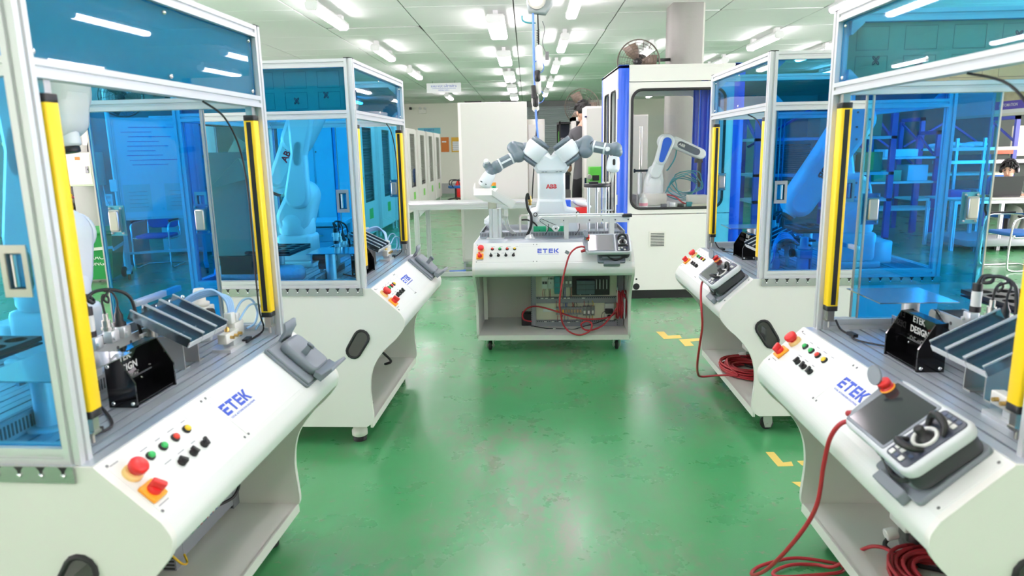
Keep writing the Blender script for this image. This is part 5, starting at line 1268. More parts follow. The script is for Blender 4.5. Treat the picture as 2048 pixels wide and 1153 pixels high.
for z in (.64, .76): q = MB().bevprism([(.01, z), (.35, z), (.35, z+.11), (.01, z+.11)], 'y', -.235, -.22, .003).put('drawer', duct_l, t); MB().box(.13, .23, -.255, -.235, z+.05, z+.06).put('drawer_handle', chrome, q)
t = at3('black_rack', 'tall black equipment rack with a green edge behind the robot torso', 'rack', (.93, 11.5, 0))
for x in (-.12, .10):
    for y in (0, .5): MB().box(x, x+.03, y, y+.03, 0, 2.01).put('upright', dark, t)
for z in (.3, .75, 1.15, 1.6, 1.97): MB().box(-.12, .13, 0, .53, z, z+.03).put('shelf', dark, t)
MB().box(-.10, .11, .5, .51, .1, 1.97).put('rear_sheet', seat_dark, t); MB().box(-.127, -.12, 0, .03, .9, 1.85).put('green_edge', dev_green, t)
for z in (.78, 1.19, 1.63): MB().bevprism(rrect(.16, .12, .006, 2, .0, z+.06), 'y', .05, .4, .004).put('drawer_unit', lock_m, t)
t = at3('glass_cabinet', 'white framed cabinet with dark glass beside the black rack', 'cabinet', (1.12, 11.2, 0)); MB().box(-.12, -.06, 0, .5, 0, 2.06).put('side_frame', white, t); MB().box(.2, .3, 0, .5, 0, 2.06).put('side_frame', white, t); MB().box(-.12, .3, 0, .5, 2.0, 2.06).put('top_frame', white, t); MB().box(-.06, .2, .02, .03, .0, 2.0).put('door', cabglass, t); MB().box(-.06, .2, .4, .42, 0, 2.0).put('rear', lock_m, t); MB().box(-.06, -.035, -.01, .02, 0, 2.0).put('door_edge', dark, t)
t = at3('white_locker', 'white cabinet hiding half of the standing person', 'cabinet', (1.22, 9.6, 0)); MB().bevprism([(-.18, 0), (.18, 0), (.18, .5), (-.18, .5)], 'z', .03, 2.13, .005).put('body', white, t); MB().box(-.17, .17, -.014, 0, .1, 2.1).put('door', white, t); MB().box(-.20, -.17, -.04, .0, 1.10, 1.18).put('latch', chrome, t); MB().box(-.20, -.17, -.04, 0, 1.98, 2.0).put('hook', chrome, t)
t = at3('white_locker', 'plain white cabinet seen through the window of the machine cabin', 'cabinet', (1.68, 9.9, 0)); MB().bevprism([(-.26, 0), (.26, 0), (.26, .5), (-.26, .5)], 'z', .0, 2.02, .005).put('body', white, t); MB().box(-.25, .25, -.014, 0, .1, 2.0).put('door', white, t)
t = at3('label_printer', 'bright green device with a dark window on the white cabinet', 'machine', (1.14, 9.35, 0)); MB().bevprism(rrect(.19, .26, .01, 3, .02, 1.20), 'y', 0, .2, .006).put('housing', dev_green, t); MB().box(-.04, .05, -.006, 0, 1.15, 1.22).put('window', dark, t); MB().box(.08, .11, -.006, 0, 1.14, 1.24).put('slot', dark, t); MB().box(-.06, .10, .02, .18, 0, 1.075).put('pedestal', white, t); MB().drum((-.085, -.02, 1.20), (-.085, -.06, 1.20), .035, .2, 14).put('clamp_wheel', steel, t)

# ------------------------------------------------------------------ row of glazed cabinets, back wall fittings
def glazed(y, label):
    t = thing('glazed_cabinet', label, 'cabinet', RM @ Vector((-2.80, y, 0)), -.025, 'glazed white cabinets along the left')
    MB().box(-.45, -.02, -.68, .68, .14, 2.12).put('body', white, t) if False else None
    m = MB().box(-.45, 0, -.68, -.66, .14, 2.12); m.box(-.45, 0, .66, .68, .14, 2.12); m.box(-.45, 0, -.66, .66, 2.10, 2.12); m.box(-.45, 0, -.66, .66, .14, .16); m.box(-.45, -.43, -.66, .66, .16, 2.1); m.put('carcass', white, t)
    for z in (.75, 1.2, 1.65): MB().box(-.43, -.04, -.66, .66, z, z+.02).put('shelf', duct_l, t)
    y0, y1 = -.67, .67
    fr = MB().box(0, .02, y0, y0+.36, .16, 2.10); fr.box(0, .02, y1-.26, y1, .16, 2.10); fr.box(0, .02, y0+.36, y1-.26, .16, .72); fr.box(0, .02, y0+.36, y1-.26, 2.0, 2.10)
    d = fr.put('door', white, t); MB().box(.008, .012, y0+.36, y1-.26, .72, 2.0).put('door_glass', cabglass, d)
    MB().box(.0, .0215, -.07, .22, .42, .60).put('green_tag', tag_green, d)
    for hy in (y0+.22,): MB().cyl((.02, hy, 1.15), (.06, hy, 1.15), .012, n=8).box(.05, .065, hy-.02, hy+.10, 1.135, 1.16).put('door_handle', chrome, d)
    bl = MB()
    for i in range(26): bl.box(-.06, -.055, -.66, .66, .78+.05*i, .81+.05*i)
    bl.put('louvre', duct_m, t, kind='stuff')
    for x in (-.42, -.04):
        for yy in (-.65, .62): MB().box(x, x+.03, yy, yy+.03, 0, .14).put('leg', white, t)
for i, n in enumerate(('nearest, seen through blue', 'second, seen through blue', 'third, behind the yellow bar', 'fourth', 'fifth', 'sixth', 'seventh', 'farthest')):
    glazed(10.6+1.62*i, 'white cabinet with glazed doors and green tags along the left, %s' % n)
def wallthing(name, mb, m, label, cat, x, y, z, group=None): return tag(mb.put(name, m, None, RM @ T(x, y, z)), label, cat, group)
YB = 26.29
wallthing('poster', MB().box(-.15, .15, -.01, 0, -.27, .27).mi(1).box(-.11, .05, -.012, -.01, .08, .13), [poster_o, poster_w], 'plain orange poster on the back wall', 'poster', -3.05, YB, 1.81)
t = thing('poster', 'yellow poster with white panel on the back wall, right of the orange one', 'poster', RM @ Vector((-2.65, YB, 1.80)), -.025)
MB().box(-.16, .16, -.01, 0, -.27, .27).put('sheet', poster_y, t); MB().box(-.12, .13, -.012, -.01, -.22, .12).put('panel', poster_w, t)
m = MB()
for i in range(4): m.box(-.11, -.085, -.014, -.012, -.19+.08*i, -.165+.08*i).box(-.06, .10, -.014, -.012, -.185+.08*i, -.175+.08*i)
m.put('print', ink, t, kind='stuff')
t = thing('banner', 'pale cyan banner above the far cabinets on the back wall', 'banner', RM @ Vector((-3.62, YB, 2.32)), -.025); MB().box(-.42, .42, -.012, 0, -.11, .11).put('sheet', poster_c, t); text('lettering', 'ROBOT', .11, logo_blue, t, T(0, -.013, .02) @ R(PI/2, 'X'), .01)
t = thing('emergency_light', 'white twin emergency light high on the back wall', 'lamp', RM @ Vector((-3.82, YB-.05, 3.07)), -.025); MB().bevprism(rrect(.28, .13, .01, 2, 0, -.05), 'y', -.04, .04, .006).put('box', cream, t)
for s in (-1, 1): MB().drum((s*.09, .0, .07), (s*.09, -.05, .06), .05, .3, 14).put('lamp_head', wire_w, t)
t = thing('camera_dome', 'small black security camera under the ceiling at the back', 'camera', RM @ Vector((-4.24, YB-.2, 3.13)), -.025); MB().bevprism(rrect(.09, .09, .02, 3), 'y', -.08, .08, .01).put('body', dark, t); MB().cyl((0, 0, .04), (0, 0, .18), .012, n=8).put('stem', cream, t)
t = thing('fire_extinguisher', 'red fire extinguisher by the back wall beside the blue chair', 'extinguisher', (-1.80, 24.3, 0)); MB().lathe([(.09, .0), (.1, .03), (.1, .42), (.06, .52), (.03, .56)], (0, 0, 0), (0, 0, 1), 16).put('cylinder', red, t); MB().beam((-.02, 0, .58), (.12, 0, .64), .03, .02).put('valve_lever', dark, t); MB().tube(spline([(.03, 0, .58), (.14, -.02, .5), (.13, -.03, .3), (.12, -.02, .12)], 5), .015, 7).put('hose', rubber, t)
# roller shutter in the back wall, dark drum housing
sh = MB().box(.05, 2.2, -.06, 0, 0, 3.18).put('window_1', shutter_m, None, RM @ T(0, YB, 0), kind='structure'); sh.name = 'door_1'
for i in range(42): link('shutter_slat', MB().bevprism([(-.10, .0), (-.075, .0), (-.06, .033), (-.075, .07), (-.10, .07)], 'x', .07, 2.18, .001).mesh('shutter_slat', shutter_m) if i == 0 else bpy.data.meshes['shutter_slat'], sh, T(0, .03, .03+.074*i), None)
MB().box(.0, 2.25, -.16, -.0, 3.10, 3.30).put('shutter_housing', lock_m, sh); MB().box(2.25, 2.45, -.2, -.0, 2.7, 3.2).put('shutter_motor', dark, sh)
for x in (.0, 2.2): MB().box(x, x+.06, -.10, 0, 0, 3.1).put('guide_rail', duct_l, sh)
# hanging sign
t = thing('hanging_sign', 'white hanging sign with blue lettering under the ceiling at the left', 'sign', (-1.61, 18, 3.13), -.025)
MB().box(-.43, .43, -.012, .012, -.115, .115).put('board', poster_w, t)
for s in (-.28, .28): MB().cyl((s, 0, .115), (s, 0, .17), .004, n=6).put('wire', dark, t)
text('lettering', 'KHU VỰC LẮP RÁP 6', .07, logo_blue, t, T(0, -.0135, .035) @ R(PI/2, 'X')); text('lettering', 'ASSEMBLY AREA 6', .035, logo_blue, t, T(0, -.0135, -.06) @ R(PI/2, 'X')); MB().box(-.3, .3, -.0135, -.012, -.018, -.012).put('rule', logo_blue, t)
# ------------------------------------------------------------------ chairs
def task_chair(loc, rz, label):
    t = thing('task_chair', label, 'chair', loc, rz, 'blue fabric chairs')
    MB().bevprism(rrect(.46, .44, .08, 5), 'z', .42, .49, .02).put('seat', cloth_blue, t)
    MB().bevprism(rrect(.40, .46, .10, 5, 0, .82), 'y', .20, .25, .02).put('backrest', cloth_blue, t)
    MB().tube(spline([(0, .12, .42), (0, .25, .42), (0, .29, .55), (0, .27, .72)], 5), .02, 7).put('back_bar', dark, t)
    for s in (-1, 1): MB().tube(spline([(s*.22, .15, .45), (s*.27, .15, .55), (s*.27, .10, .66), (s*.27, -.12, .66), (s*.26, -.16, .55), (s*.22, -.1, .45)], 5), .016, 7).put('armrest', dark, t)
    MB().cyl((0, 0, .1), (0, 0, .42), .03, n=10).put('gas_column', dark, t)
    for i in range(5):
        a = 2*PI*i/5; l = MB().beam((0, 0, .11), (.28*math.cos(a), .28*math.sin(a), .07), .04, .03).put('leg', dark, t); MB().drum((.28*math.cos(a), .28*math.sin(a)-.012, .028), (.28*math.cos(a), .28*math.sin(a)+.012, .028), .028, .2, 12).put('wheel', rubber, l)
task_chair((-1.72, 22.1, 0), -1.35, 'blue task chair with black armrests near the back wall')
task_chair((7.62, 10.62, .0), .25, 'blue task chair under the seated person')
def cantilever(loc, rz, label):
    t = thing('visitor_chair', label, 'chair', loc, rz, 'chrome visitor chairs')
    for s in (-1, 1):
        MB().tube(spline([(s*.25, .24, .66), (s*.255, .0, .665), (s*.255, -.20, .64), (s*.25, -.24, .46), (s*.25, -.25, .10), (s*.25, -.20, .018), (s*.25, .0, .016), (s*.25, .25, .018)], 6), .0125, 8).put('side_frame', chrome, t)
        MB().bevprism(rrect(.045, .34, .02, 4, s*.255, -.02), 'z', .668, .692, .006).put('arm_pad', dark, t)
    MB().cyl((-.25, .25, .018), (.25, .25, .018), .0125, n=8).put('rear_tube', chrome, t); MB().cyl((-.25, -.20, .44), (.25, -.20, .44), .0125, n=8).put('front_tube', chrome, t)
    for s in (-1, 1): MB().tube(spline([(s*.23, -.18, .42), (s*.23, .22, .43), (s*.22, .28, .6), (s*.21, .31, .88)], 5), .0125, 8).put('back_tube', chrome, t)
    MB().bevprism(rrect(.46, .44, .06, 5), 'z', .43, .475, .015).put('seat', cloth_blue, t); MB().bevprism(rrect(.44, .40, .08, 5, 0, .74), 'y', .27, .30, .012).put('backrest', cloth_blue, t)
cantilever((6.24, 8.50, 0), -1.57, 'chrome visitor chair with blue seat at the right edge')
cantilever((-5.12, 10.0, 0), .1, 'visitor chair behind the whiteboard, seen through blue panes')

# ------------------------------------------------------------------ overhead hose and hand tools above the middle workstation
t = at3('tool_balancer', 'grey spring balancer hanging from the ceiling at the top of the picture', 'tool', (.295, 6.5, 2.76))
MB().bevprism([(-.10, .0), (.05, -.02), (.11, .06), (.11, .18), (.04, .24), (-.10, .2), (-.12, .1)], 'y', -.05, .05, .02).put('housing', mat('balancer_grey', srgb(150, 160, 160), .4), t); MB().drum((-.03, -.05, .10), (-.03, -.075, .10), .08, .3, 18).put('drum_cover', cream, t); MB().tube(spline([(0, 0, .24), (.0, 0, .36), (.0, 0, .54)], 4), .008, 6).put('hook', dark, t)
m = MB().tube(spline([(-.062, -.02, .02), (-.062, -.02, -.1), (-.06, -.02, -.4), (-.055, -.02, -.62), (-.045, -.02, -.9), (-.02, .0, -1.2), (-.01, .02, -1.45)], 8), .010, 8); m.put('blue_hose', tube_blue, t)
m = MB().tube(spline([(-.02, .0, .0), (-.015, .0, -.3), (-.02, 0, -.7), (-.05, .0, -1.1), (-.075, .1, -1.45), (-.085, .2, -1.65)], 8), .006, 7); m.put('black_lead', rubber, t)
m = MB().tube(spline([(-.16, 0, -.02), (-.155, 0, -.06), (-.11, 0, -.08), (-.04, 0, -.085)], 5), .007, 6); m.put('green_stub', teal_m, t)
m = MB().tube(spline([(.02, 0, -.07), (.04, 0, -.14), (.02, .0, -.25), (.04, 0, -.32), (.06, 0, -.34)], 5), .004, 5); m.box(.045, .075, -.015, .015, -.40, -.33); m.put('side_lead', lock_m, t)
m = MB()
m.tube([(-.02+.012*math.cos(a), .012*math.sin(a), -.14-.0016*i) for i, a in [(i, i*.7) for i in range(70)]], .003, 5); m.put('coiled_lead', dark, t)
for k, (z, l) in enumerate(((-.27, .22), (-.50, .20), (-.68, .17))): MB().lathe([(.01, 0), (.032, .02), (.036, .08), (.03, l*.7), (.034, l-.02), (.015, l)], (-.015-.02*k, 0, z), (.05, 0, -1), 14).put('hand_grip', cream, t)
for k, z in enumerate((-.44, -.66)): MB().lathe([(.012, 0), (.026, .01), (.026, .09), (.012, .1)], (-.03-.02*k, -.035, z-.05), (0, 0, -1), 12).put('trigger', dark, t)
for k, z in enumerate((-.46, -.72)): MB().tube([(-.02+.05*math.cos(a), -.01, z+.055*math.sin(a)) for a in [2*PI*i/20 for i in range(20)]], .004, 5, close=True).put('hose_loop', tube_blue, t)
MB().lathe([(.018, 0), (.022, .01), (.022, .07), (.03, .09), (.03, .11)], (-.07, -.03, -.62), (.1, 0, -1), 12).put('hose_coupling', dark, t)
t = at3('blue_pliers', 'blue handled pliers lying on the floor behind the profile table', 'tool', (-.73, 9.05, .012)); 
for s in (-1, 1): MB().tube(spline([(-.10, s*.005, .0), (0, s*.01, 0), (.12, s*.045, 0)], 5), .010, 6).put('handle', tube_blue, t)
MB().prism([(-.17, 0), (-.10, .02), (-.08, 0), (-.10, -.02)], 'z', -.006, .006).put('jaw', steel, t)
# ------------------------------------------------------------------ left side of the hall
struct('column_2', MB().bevprism([(-6.24, 10.0), (-5.56, 10.0), (-5.56, 10.6), (-6.24, 10.6)], 'z', 0, H+.05, .015), conc)
t = at3('switch_box', 'beige electrical switch box with a key lock on the left concrete column', 'box', (-5.93, 9.86, 1.42))
MB().bevprism(rrect(.36, .46, .012, 2), 'y', -.13, .14, .008).put('case', beige_box, t); MB().bevprism(rrect(.32, .42, .008, 2, -.005, 0), 'y', -.145, -.13, .004).put('door', beige_box, t)
MB().box(.08, .12, -.155, -.145, -.05, .04).cyl((.10, -.165, -.0), (.10, -.145, -.0), .014, n=10).put('key_lock', lock_m, t); MB().box(-.05, .02, -.147, -.145, .13, .17).put('warning_label', poster_o, t)
tag(MB().bevprism(rrect(.11, 1.2, .01, 2), 'y', -.03, .03, .004).put('cable_trunking', cream, None, T(-5.92, 9.965, 2.35)), 'white vertical cable trunking above the beige switch box', 'trunking')
tag(MB().tube(spline([(0, 0, 0), (.03, -.03, .1), (.08, -.02, .22), (.09, 0, .45)], 6), .008, 6).put('black_lead', rubber, None, T(-5.86, 9.84, 1.66)), 'thin black lead rising from the beige switch box', 'lead')
t = at3('socket_strip', 'white double socket with a hanging wire on the left concrete column', 'socket', (-5.72, 9.97, .98)); MB().bevprism(rrect(.11, .17, .01, 2), 'y', -.025, .03, .004).put('socket_plate', wire_w, t); MB().tube(spline([(-.02, -.03, .32), (-.05, -.03, .2), (-.02, -.04, .0), (.03, -.03, -.15), (.06, -.04, -.5), (.14, -.02, -.9)], 6), .006, 6).put('wire', cream, t)
for z in (-.04, .04): MB().box(-.03, .03, -.028, -.025, z-.02, z+.02).put('outlet', duct_l, t)
tag(MB().bevprism(rrect(.10, .16, .01, 2), 'y', -.03, .03, .004).put('junction_box', cream, None, T(-5.36, 9.5, 1.2)), 'small pale junction box low on a pipe behind the blue pane, left', 'box')
tag(MB().cyl((0, 0, 0), (0, 0, 3.3), .03, n=10).put('conduit_pipe', cream, None, T(-5.36, 9.54, 0)), 'thin pale conduit pipe standing behind the near left blue door', 'pipe')
t = at3('carved_panel', 'dark carved panel with gold scrolls, behind the motorbike on the left', 'panel', (-7.65, 12.0, 1.3))
MB().box(-.9, .45, 0, .06, -.75, .55).put('board', art_bg, t)
for z0, z1 in ((-.78, -.72), (.16, .28), (.50, .56)): MB().box(-.92, .47, -.02, .06, z0, z1).put('gold_border', gold, t)
m = MB(); rnd = random.Random(9)
for i in range(34):
    cx, cz = rnd.uniform(-.85, .4), rnd.choice((rnd.uniform(-.65, .10), rnd.uniform(.32, .46)))
    a0 = rnd.uniform(0, 6); s = rnd.choice((-1, 1)); m.tube([(cx+(.02+.012*k)*math.cos(a0+s*k*.55), -.008, cz+(.02+.012*k)*math.sin(a0+s*k*.55)) for k in range(9)], .010, 5)
m.put('scroll_relief', gold, t, kind='stuff')
m = MB()
for i in range(12): m.tube([(-.86+.11*i, -.025, .18), (-.86+.11*i, -.025, .25), (-.79+.11*i, -.025, .25), (-.79+.11*i, -.025, .20), (-.83+.11*i, -.025, .20)], .006, 4)
m.put('key_pattern', art_bg, t, kind='stuff')
t = at3('motorbike', 'red and grey motorbike by the carved panel, mostly hidden on the left', 'motorbike', (-7.0, 11.0, 0), rz=.5)
for x in (-.62, .62): q = MB().tube([(x+.25*math.cos(a), 0, .28+.25*math.sin(a)) for a in [2*PI*i/24 for i in range(24)]], .045, 8, close=True).put('wheel', rubber, t); MB().drum((x, -.05, .28), (x, .05, .28), .08, .2, 14).put('hub', lock_m, q)
MB().ell((-.25, 0, .68), .45, .13, .13, 18, 10).ell((.35, 0, .62), .22, .11, .28, 16, 10).put('fairing', moto_red, t); MB().ell((-.15, 0, .83), .42, .13, .07, 16, 8).put('seat', dark, t)
MB().ell((.42, 0, .98), .16, .12, .11, 14, 8).put('head_cowl', lock_m, t); MB().tube([(.40, -.33, 1.05), (.44, -.1, 1.0), (.44, .1, 1.0), (.40, .33, 1.05)], .018, 7).put('handlebar', dark, t); MB().ell((.02, 0, .42), .28, .12, .14, 14, 8).put('engine', lock_m, t)
MB().beam((.48, 0, .9), (.62, 0, .28), .09, .06).put('fork', lock_m, t); MB().ell((-.5, .0, .86), .16, .1, .05, 12, 8).put('tail_rack', chrome, t)
for i in range(3): tag(MB().tube(spline([(-.15, 0, 0), (-.05, .05, .03+.01*i), (.06, -.03, .02), (.16, .03, .0)], 6), .018, 7).put('cloth_strap', (poster_y, mat('pink_cloth', srgb(206, 96, 120), .8), poster_y)[i], None, T(-7.05+.05*i, 10.95, .93+.03*i) @ R(.8*i)), ('yellow strap', 'pink cloth strip', 'second yellow strap under the first')[i]+' lying over the motorbike seat on the left', 'strap')
t = at3('wheelie_bin', 'green wheelie bin with a pale strap and white letters, left', 'bin', (-5.36, 8.92, 0), rz=.25)
MB().add([(-.20, -.22, .05), (.20, -.22, .05), (.20, .18, .05), (-.20, .18, .05), (-.27, -.30, .62), (.27, -.30, .62), (.27, .26, .62), (-.27, .26, .62)], [(0, 1, 2, 3), (4, 7, 6, 5), (0, 4, 5, 1), (1, 5, 6, 2), (2, 6, 7, 3), (3, 7, 4, 0)]).put('body', bin_green, t)
MB().bevprism([(-.32, .62), (.30, .62), (.30, .66), (.0, .71), (-.30, .68)], 'x', -.29, .29, .012).put('lid', bin_green, t); MB().bevprism(rrect(.20, .025, .01, 2, 0, .70), 'y', -.03, .02, .004).put('lid_handle', bin_green, t)
m = MB()
for a in (((-.262, -.285), (.262, -.285)), ((.262, -.285), (.262, .25))): m.beam((a[0][0], a[0][1], .43), (a[1][0], a[1][1], .46), .018, .035)
m.put('strap', cream, t)
text('lettering', 'RÁC', .075, wire_w, t, T(.06, -.262, .335) @ R(PI/2-.13, 'X'), .01); text('lettering', 'XƯỞNG', .07, wire_w, t, T(.0, -.252, .255) @ R(PI/2-.13, 'X'), .01)
for s in (-1, 1): MB().drum((s*.20, .2, .07), (s*.25, .2, .07), .07, .2, 14).put('wheel', rubber, t)
# whiteboard on wheels
t = at3('whiteboard', 'whiteboard on a wheeled stand with two paper sheets, behind the near left blue door', 'whiteboard', (-4.68, 9.35, 0), rz=.45)
MB().box(-.46, .46, -.01, .01, .78, 2.05).put('board', poster_w, t)
for x in (-.47, .47): m = MB(); extr(m, (x, .0, .10), (x, 0, 2.08), .05, .03); m.put('upright', alu, t)
for z in (.77, 2.06): MB().box(-.46, .46, -.018, .018, z-.015, z+.015).put('frame_bar', alu, t)
MB().box(-.46, .46, -.015, .015, .30, .33).put('brace', alu, t)
for x in (-.47, .47):
    MB().box(x-.025, x+.025, -.28, .28, .08, .12).put('foot', alu, t)
    for y in (-.25, .25): MB().drum((x-.015, y, .035), (x+.015, y, .035), .035, .2, 12).put('wheel', rubber, t)
for x in (-.27, .22): q = MB().box(x-.16, x+.16, -.014, -.011, .86, 1.22).put('paper_sheet', wire_w, t); mm = MB(); [mm.box(x-.10, x+.12, -.0155, -.014, .92+.05*k, .925+.05*k) for k in range(5)]; mm.put('print', ink, q, kind='stuff')
m = MB(); rnd = random.Random(2)
for k in range(9): m.box(-.38+rnd.uniform(0, .1), -.05+rnd.uniform(0, .35), -.0125, -.011, 1.95-.06*k, 1.957-.06*k)
m.put('handwriting', logo_blue, t, kind='stuff')
t = at3('perforated_locker', 'tall pale locker with punched vents behind the whiteboard', 'cabinet', (-5.25, 11.2, 0)); MB().bevprism([(-.4, 0), (.4, 0), (.4, .5), (-.4, .5)], 'z', .04, 2.2, .006).put('body', cream, t)
m = MB()
for i in range(8):
    for j in range(3): m.cyl((-.12+.08*j, -.004, 1.75+.04*i), (-.12+.08*j, .002, 1.75+.04*i), .010, n=6)
m.put('vent_holes', dark, t, kind='stuff')
t = at3('crate_shelf', 'grey shelf rack with dark blue crates beyond the near left workstation', 'shelf', (-3.62, 9.0, 0))
for x in (-.3, .28):
    for y in (0, .45): MB().box(x, x+.025, y, y+.025, 0, 2.0).put('upright', lock_m, t)
for z in (.25, .8, 1.15, 1.55, 1.95): MB().box(-.3, .305, 0, .475, z, z+.03).put('shelf_board', mat('shelf_brown', srgb(110, 60, 52), .6), t)
for i, (z, n) in enumerate(((.28, 'lowest shelf'), (.83, 'second shelf'), (1.18, 'third shelf'))):
    q = at3('plastic_crate', 'dark blue plastic crate on the %s of the grey rack' % n, 'crate', (-3.61, 9.03, z), 'blue crates on the grey rack'); MB().bevprism(rrect(.48, .40, .02, 3, 0, .2), 'z', 0, .24, .01).put('body', rack_blue, q); MB().box(-.05, .05, -.006, 0, .1, .18).put('paper_label', wire_w, q); MB().bevprism(rrect(.50, .42, .02, 3, 0, .2), 'z', .21, .245, .006).put('rim', rack_blue, q)
# paper sheet with a torn flap on the rear half of the far left near door
t = thing('torn_paper', 'big sheet of masking paper with a torn hanging flap inside the far left workstation', 'paper', base=SM['L2'], loc=(-.40, .74, .93))
MB().box(-.002, .002, -.12, .12, .10, .66).put('sheet', mat('grey_green_paper', srgb(150, 158, 140), .85), t)
m = MB(); sheet(m, [(-.0, -.10, .70), (.03, -.03, .74), (.04, .05, .63), (.0, -.02, .60)], .002); sheet(m, [(.0, -.11, .60), (-.04, -.06, .63), (-.08, .10, .47), (-.02, -.10, .52)], .002); m.put('torn_flap', paper_m, t)
MB().box(-.03, .03, -.10, .10, 0, .10).put('paper_foot', dark, t)

# ------------------------------------------------------------------ right side: racks, desk, posters
def rack(name, label, loc, w, d, h, shelves, post, board, beam=None, rz=0):
    t = at3(name, label, 'shelf', loc, rz=rz)
    for x in (0, w-.07):
        for y in (0, d-.05): MB().box(x, x+.07, y, y+.05, 0, h).put('upright', post, t)
        MB().box(x, x+.07, 0, d, h-.06, h).put('end_bar', post, t); MB().beam((x+.035, .03, h-.45), (x+.035, d-.03, h-.08), .03, .03).put('end_brace', post, t)
    MB().beam((.1, d-.02, h-.5), (w*.5, d-.02, h-.05), .04, .03).put('brace', post, t); MB().beam((w-.1, d-.02, h-.55), (w*.5, d-.02, h-.05), .04, .03).put('brace', post, t)
    for z in shelves:
        MB().box(.0, w, .0, d, z, z+.035).put('shelf_board', board, t)
        if beam: MB().box(.07, w-.07, -.005, .03, z-.08, z-.005).put('shelf_beam', beam, t)
    return t
rack('pallet_rack', 'blue framed rack with pale shelves and orange beams behind the seated person', (7.15, 12.3, 0), 1.72, .7, 1.99, (.55, .98, 1.42), rack_blue, ivory, rack_orange)
rack('storage_rack', 'blue storage rack with stacked boards seen through the far right workstation', (3.05, 8.75, 0), 1.75, .6, 2.05, (.35, .85, 1.18, 1.62), rack_blue, duct_l)
rack('bench_rack', 'tall workbench rack with shelves behind the near right blue door', (5.4, 11.6, 0), 1.7, .6, 1.75, (.45, .90, 1.30), rack_blue, cream)
t = at3('wall_shelf', 'long aluminium shelf frame behind the seated person', 'shelf', (6.2, 11.5, 0))
for x in (1.1, 1.55, 2.6): m = MB(); extr(m, (x, 0, 0), (x, 0, 1.62)); m.put('upright', alu, t)
for z in (1.21, 1.42): MB().box(.9, 2.9, -.06, .3, z, z+.05).put('shelf_board', cream if z > 1.3 else alu, t)
def box_on(name, label, loc, sx, sy, sz, m_, cat='box', group=None, rz=0): return tag(MB().bevprism(rrect(sx, sy, .006, 2), 'z', 0, sz, .004).put(name, m_, None, T(*loc) @ R(rz)), label, cat, group)
for i in range(14): box_on('board_sheet', 'dark flat board, %s in the stack on the blue storage rack' % ('lowest', 'second', 'third', 'fourth', 'fifth', 'sixth', 'seventh', 'eighth', 'ninth', 'tenth', 'eleventh', 'twelfth', 'thirteenth', 'topmost')[i], (3.52+random.uniform(-.01, .01), 9.0, 1.215+.026*i), .48, .40, .022, mat('dark_board', srgb(70, 66, 62), .7) if i == 0 else MATS['dark_board'], 'board', 'stacked boards on the storage rack')
for i, (x, z, w, h, n) in enumerate(((4.05, 1.66, .36, .30, 'upper shelf of the blue storage rack, left one'), (4.48, 1.66, .34, .26, 'upper shelf of the blue storage rack, right one'), (4.15, 1.22, .40, .28, 'middle shelf of the blue storage rack, left one'), (4.55, 1.22, .28, .24, 'middle shelf of the blue storage rack, right one'), (3.5, .90, .45, .22, 'lower shelf of the blue storage rack'))):
    c = box_on('cardboard_box', 'cardboard box on the '+n, (x, 9.02, z), w, .36, h, carton, group='cardboard boxes on racks'); MB().box(-.03, .03, -.182, -.178, .02, h+.002).put('tape', poster_y, c)
for i, (x, z, w, h, m_, n) in enumerate(((5.7, .94, .42, .24, rack_blue, 'blue crate, left end'), (6.3, .94, .46, .18, box_green, 'green crate, middle'), (6.8, .94, .34, .26, poster_w, 'white box, right end'), (5.75, 1.34, .5, .16, carton, 'brown carton, left end'), (6.5, 1.34, .55, .12, bag_m, 'pale wrapped packet, right end'))):
    box_on('storage_box', n+' of a shelf of the tall workbench rack', (x, 11.85, z), w, .36, h, m_, group='boxes on the workbench rack')
m = MB()
for i in range(4): m.ell((.22*i, .0, .04+.02*(i % 2)), .20, .16, .05, 14, 8)
tag(m.put('wrapped_parts', bag_m, None, T(7.6, 12.5, 1.455)), 'row of clear wrapped packets on the top pale shelf of the blue framed rack', 'packet')
box_on('ivory_board', 'large ivory board leaning on the shelf at the right edge', (9.05, 12.45, 1.30), .38, .05, .52, ivory, 'board')
t = at3('wall_banner', 'white wall banner band with picture panels high on the right wall', 'banner', RM @ Vector((X1-.02, 14.4, 2.5)), rz=-.025)
MB().box(-.012, .0, -3.2, 3.4, -.34, .42).put('band', poster_w, t); MB().box(-.03, .0, -3.2, 3.4, -.40, -.34).put('ledge', cream, t)
for i, y in enumerate((-1.9, -.2, 1.5)):
    q = MB().box(-.018, -.012, y-.55, y+.55, -.26, .40).put('picture_panel', mat('panel_photo', srgb(196, 190, 160), .6, noise=(5, .5)) if i == 0 else MATS['panel_photo'], t); MB().box(-.021, -.018, y-.55, y+.55, -.26, -.08).put('purple_band', purple, q)
    text('lettering', 'AUTOMATION', .09, wire_w, q, T(-.0225, y, -.17) @ R(-PI/2) @ R(PI/2, 'X'), .01)
for z in (1.05, 1.28, 1.40): MB().box(-.04, 0, -3, 3.2, z-2.5, z-2.46).put('wall_rail', lock_m, t)
t = at3('profile_desk', 'aluminium profile desk at which the person sits, right', 'table', (7.35, 10.35, 0))
MB().bevprism([(-.95, -.32), (.95, -.32), (.95, .40), (-.95, .40)], 'z', .725, .755, .004).put('desk_top', cream, t); m = MB(); extr(m, (-.93, -.30, .70), (.93, -.30, .70)); m.put('front_beam', alu, t)
for x in (-.22, .42, -.90, .90):
    for y in (-.29, .37): m = MB(); extr(m, (x, y, .0), (x, y, .68), .045, .045); m.put('leg', alu, t)
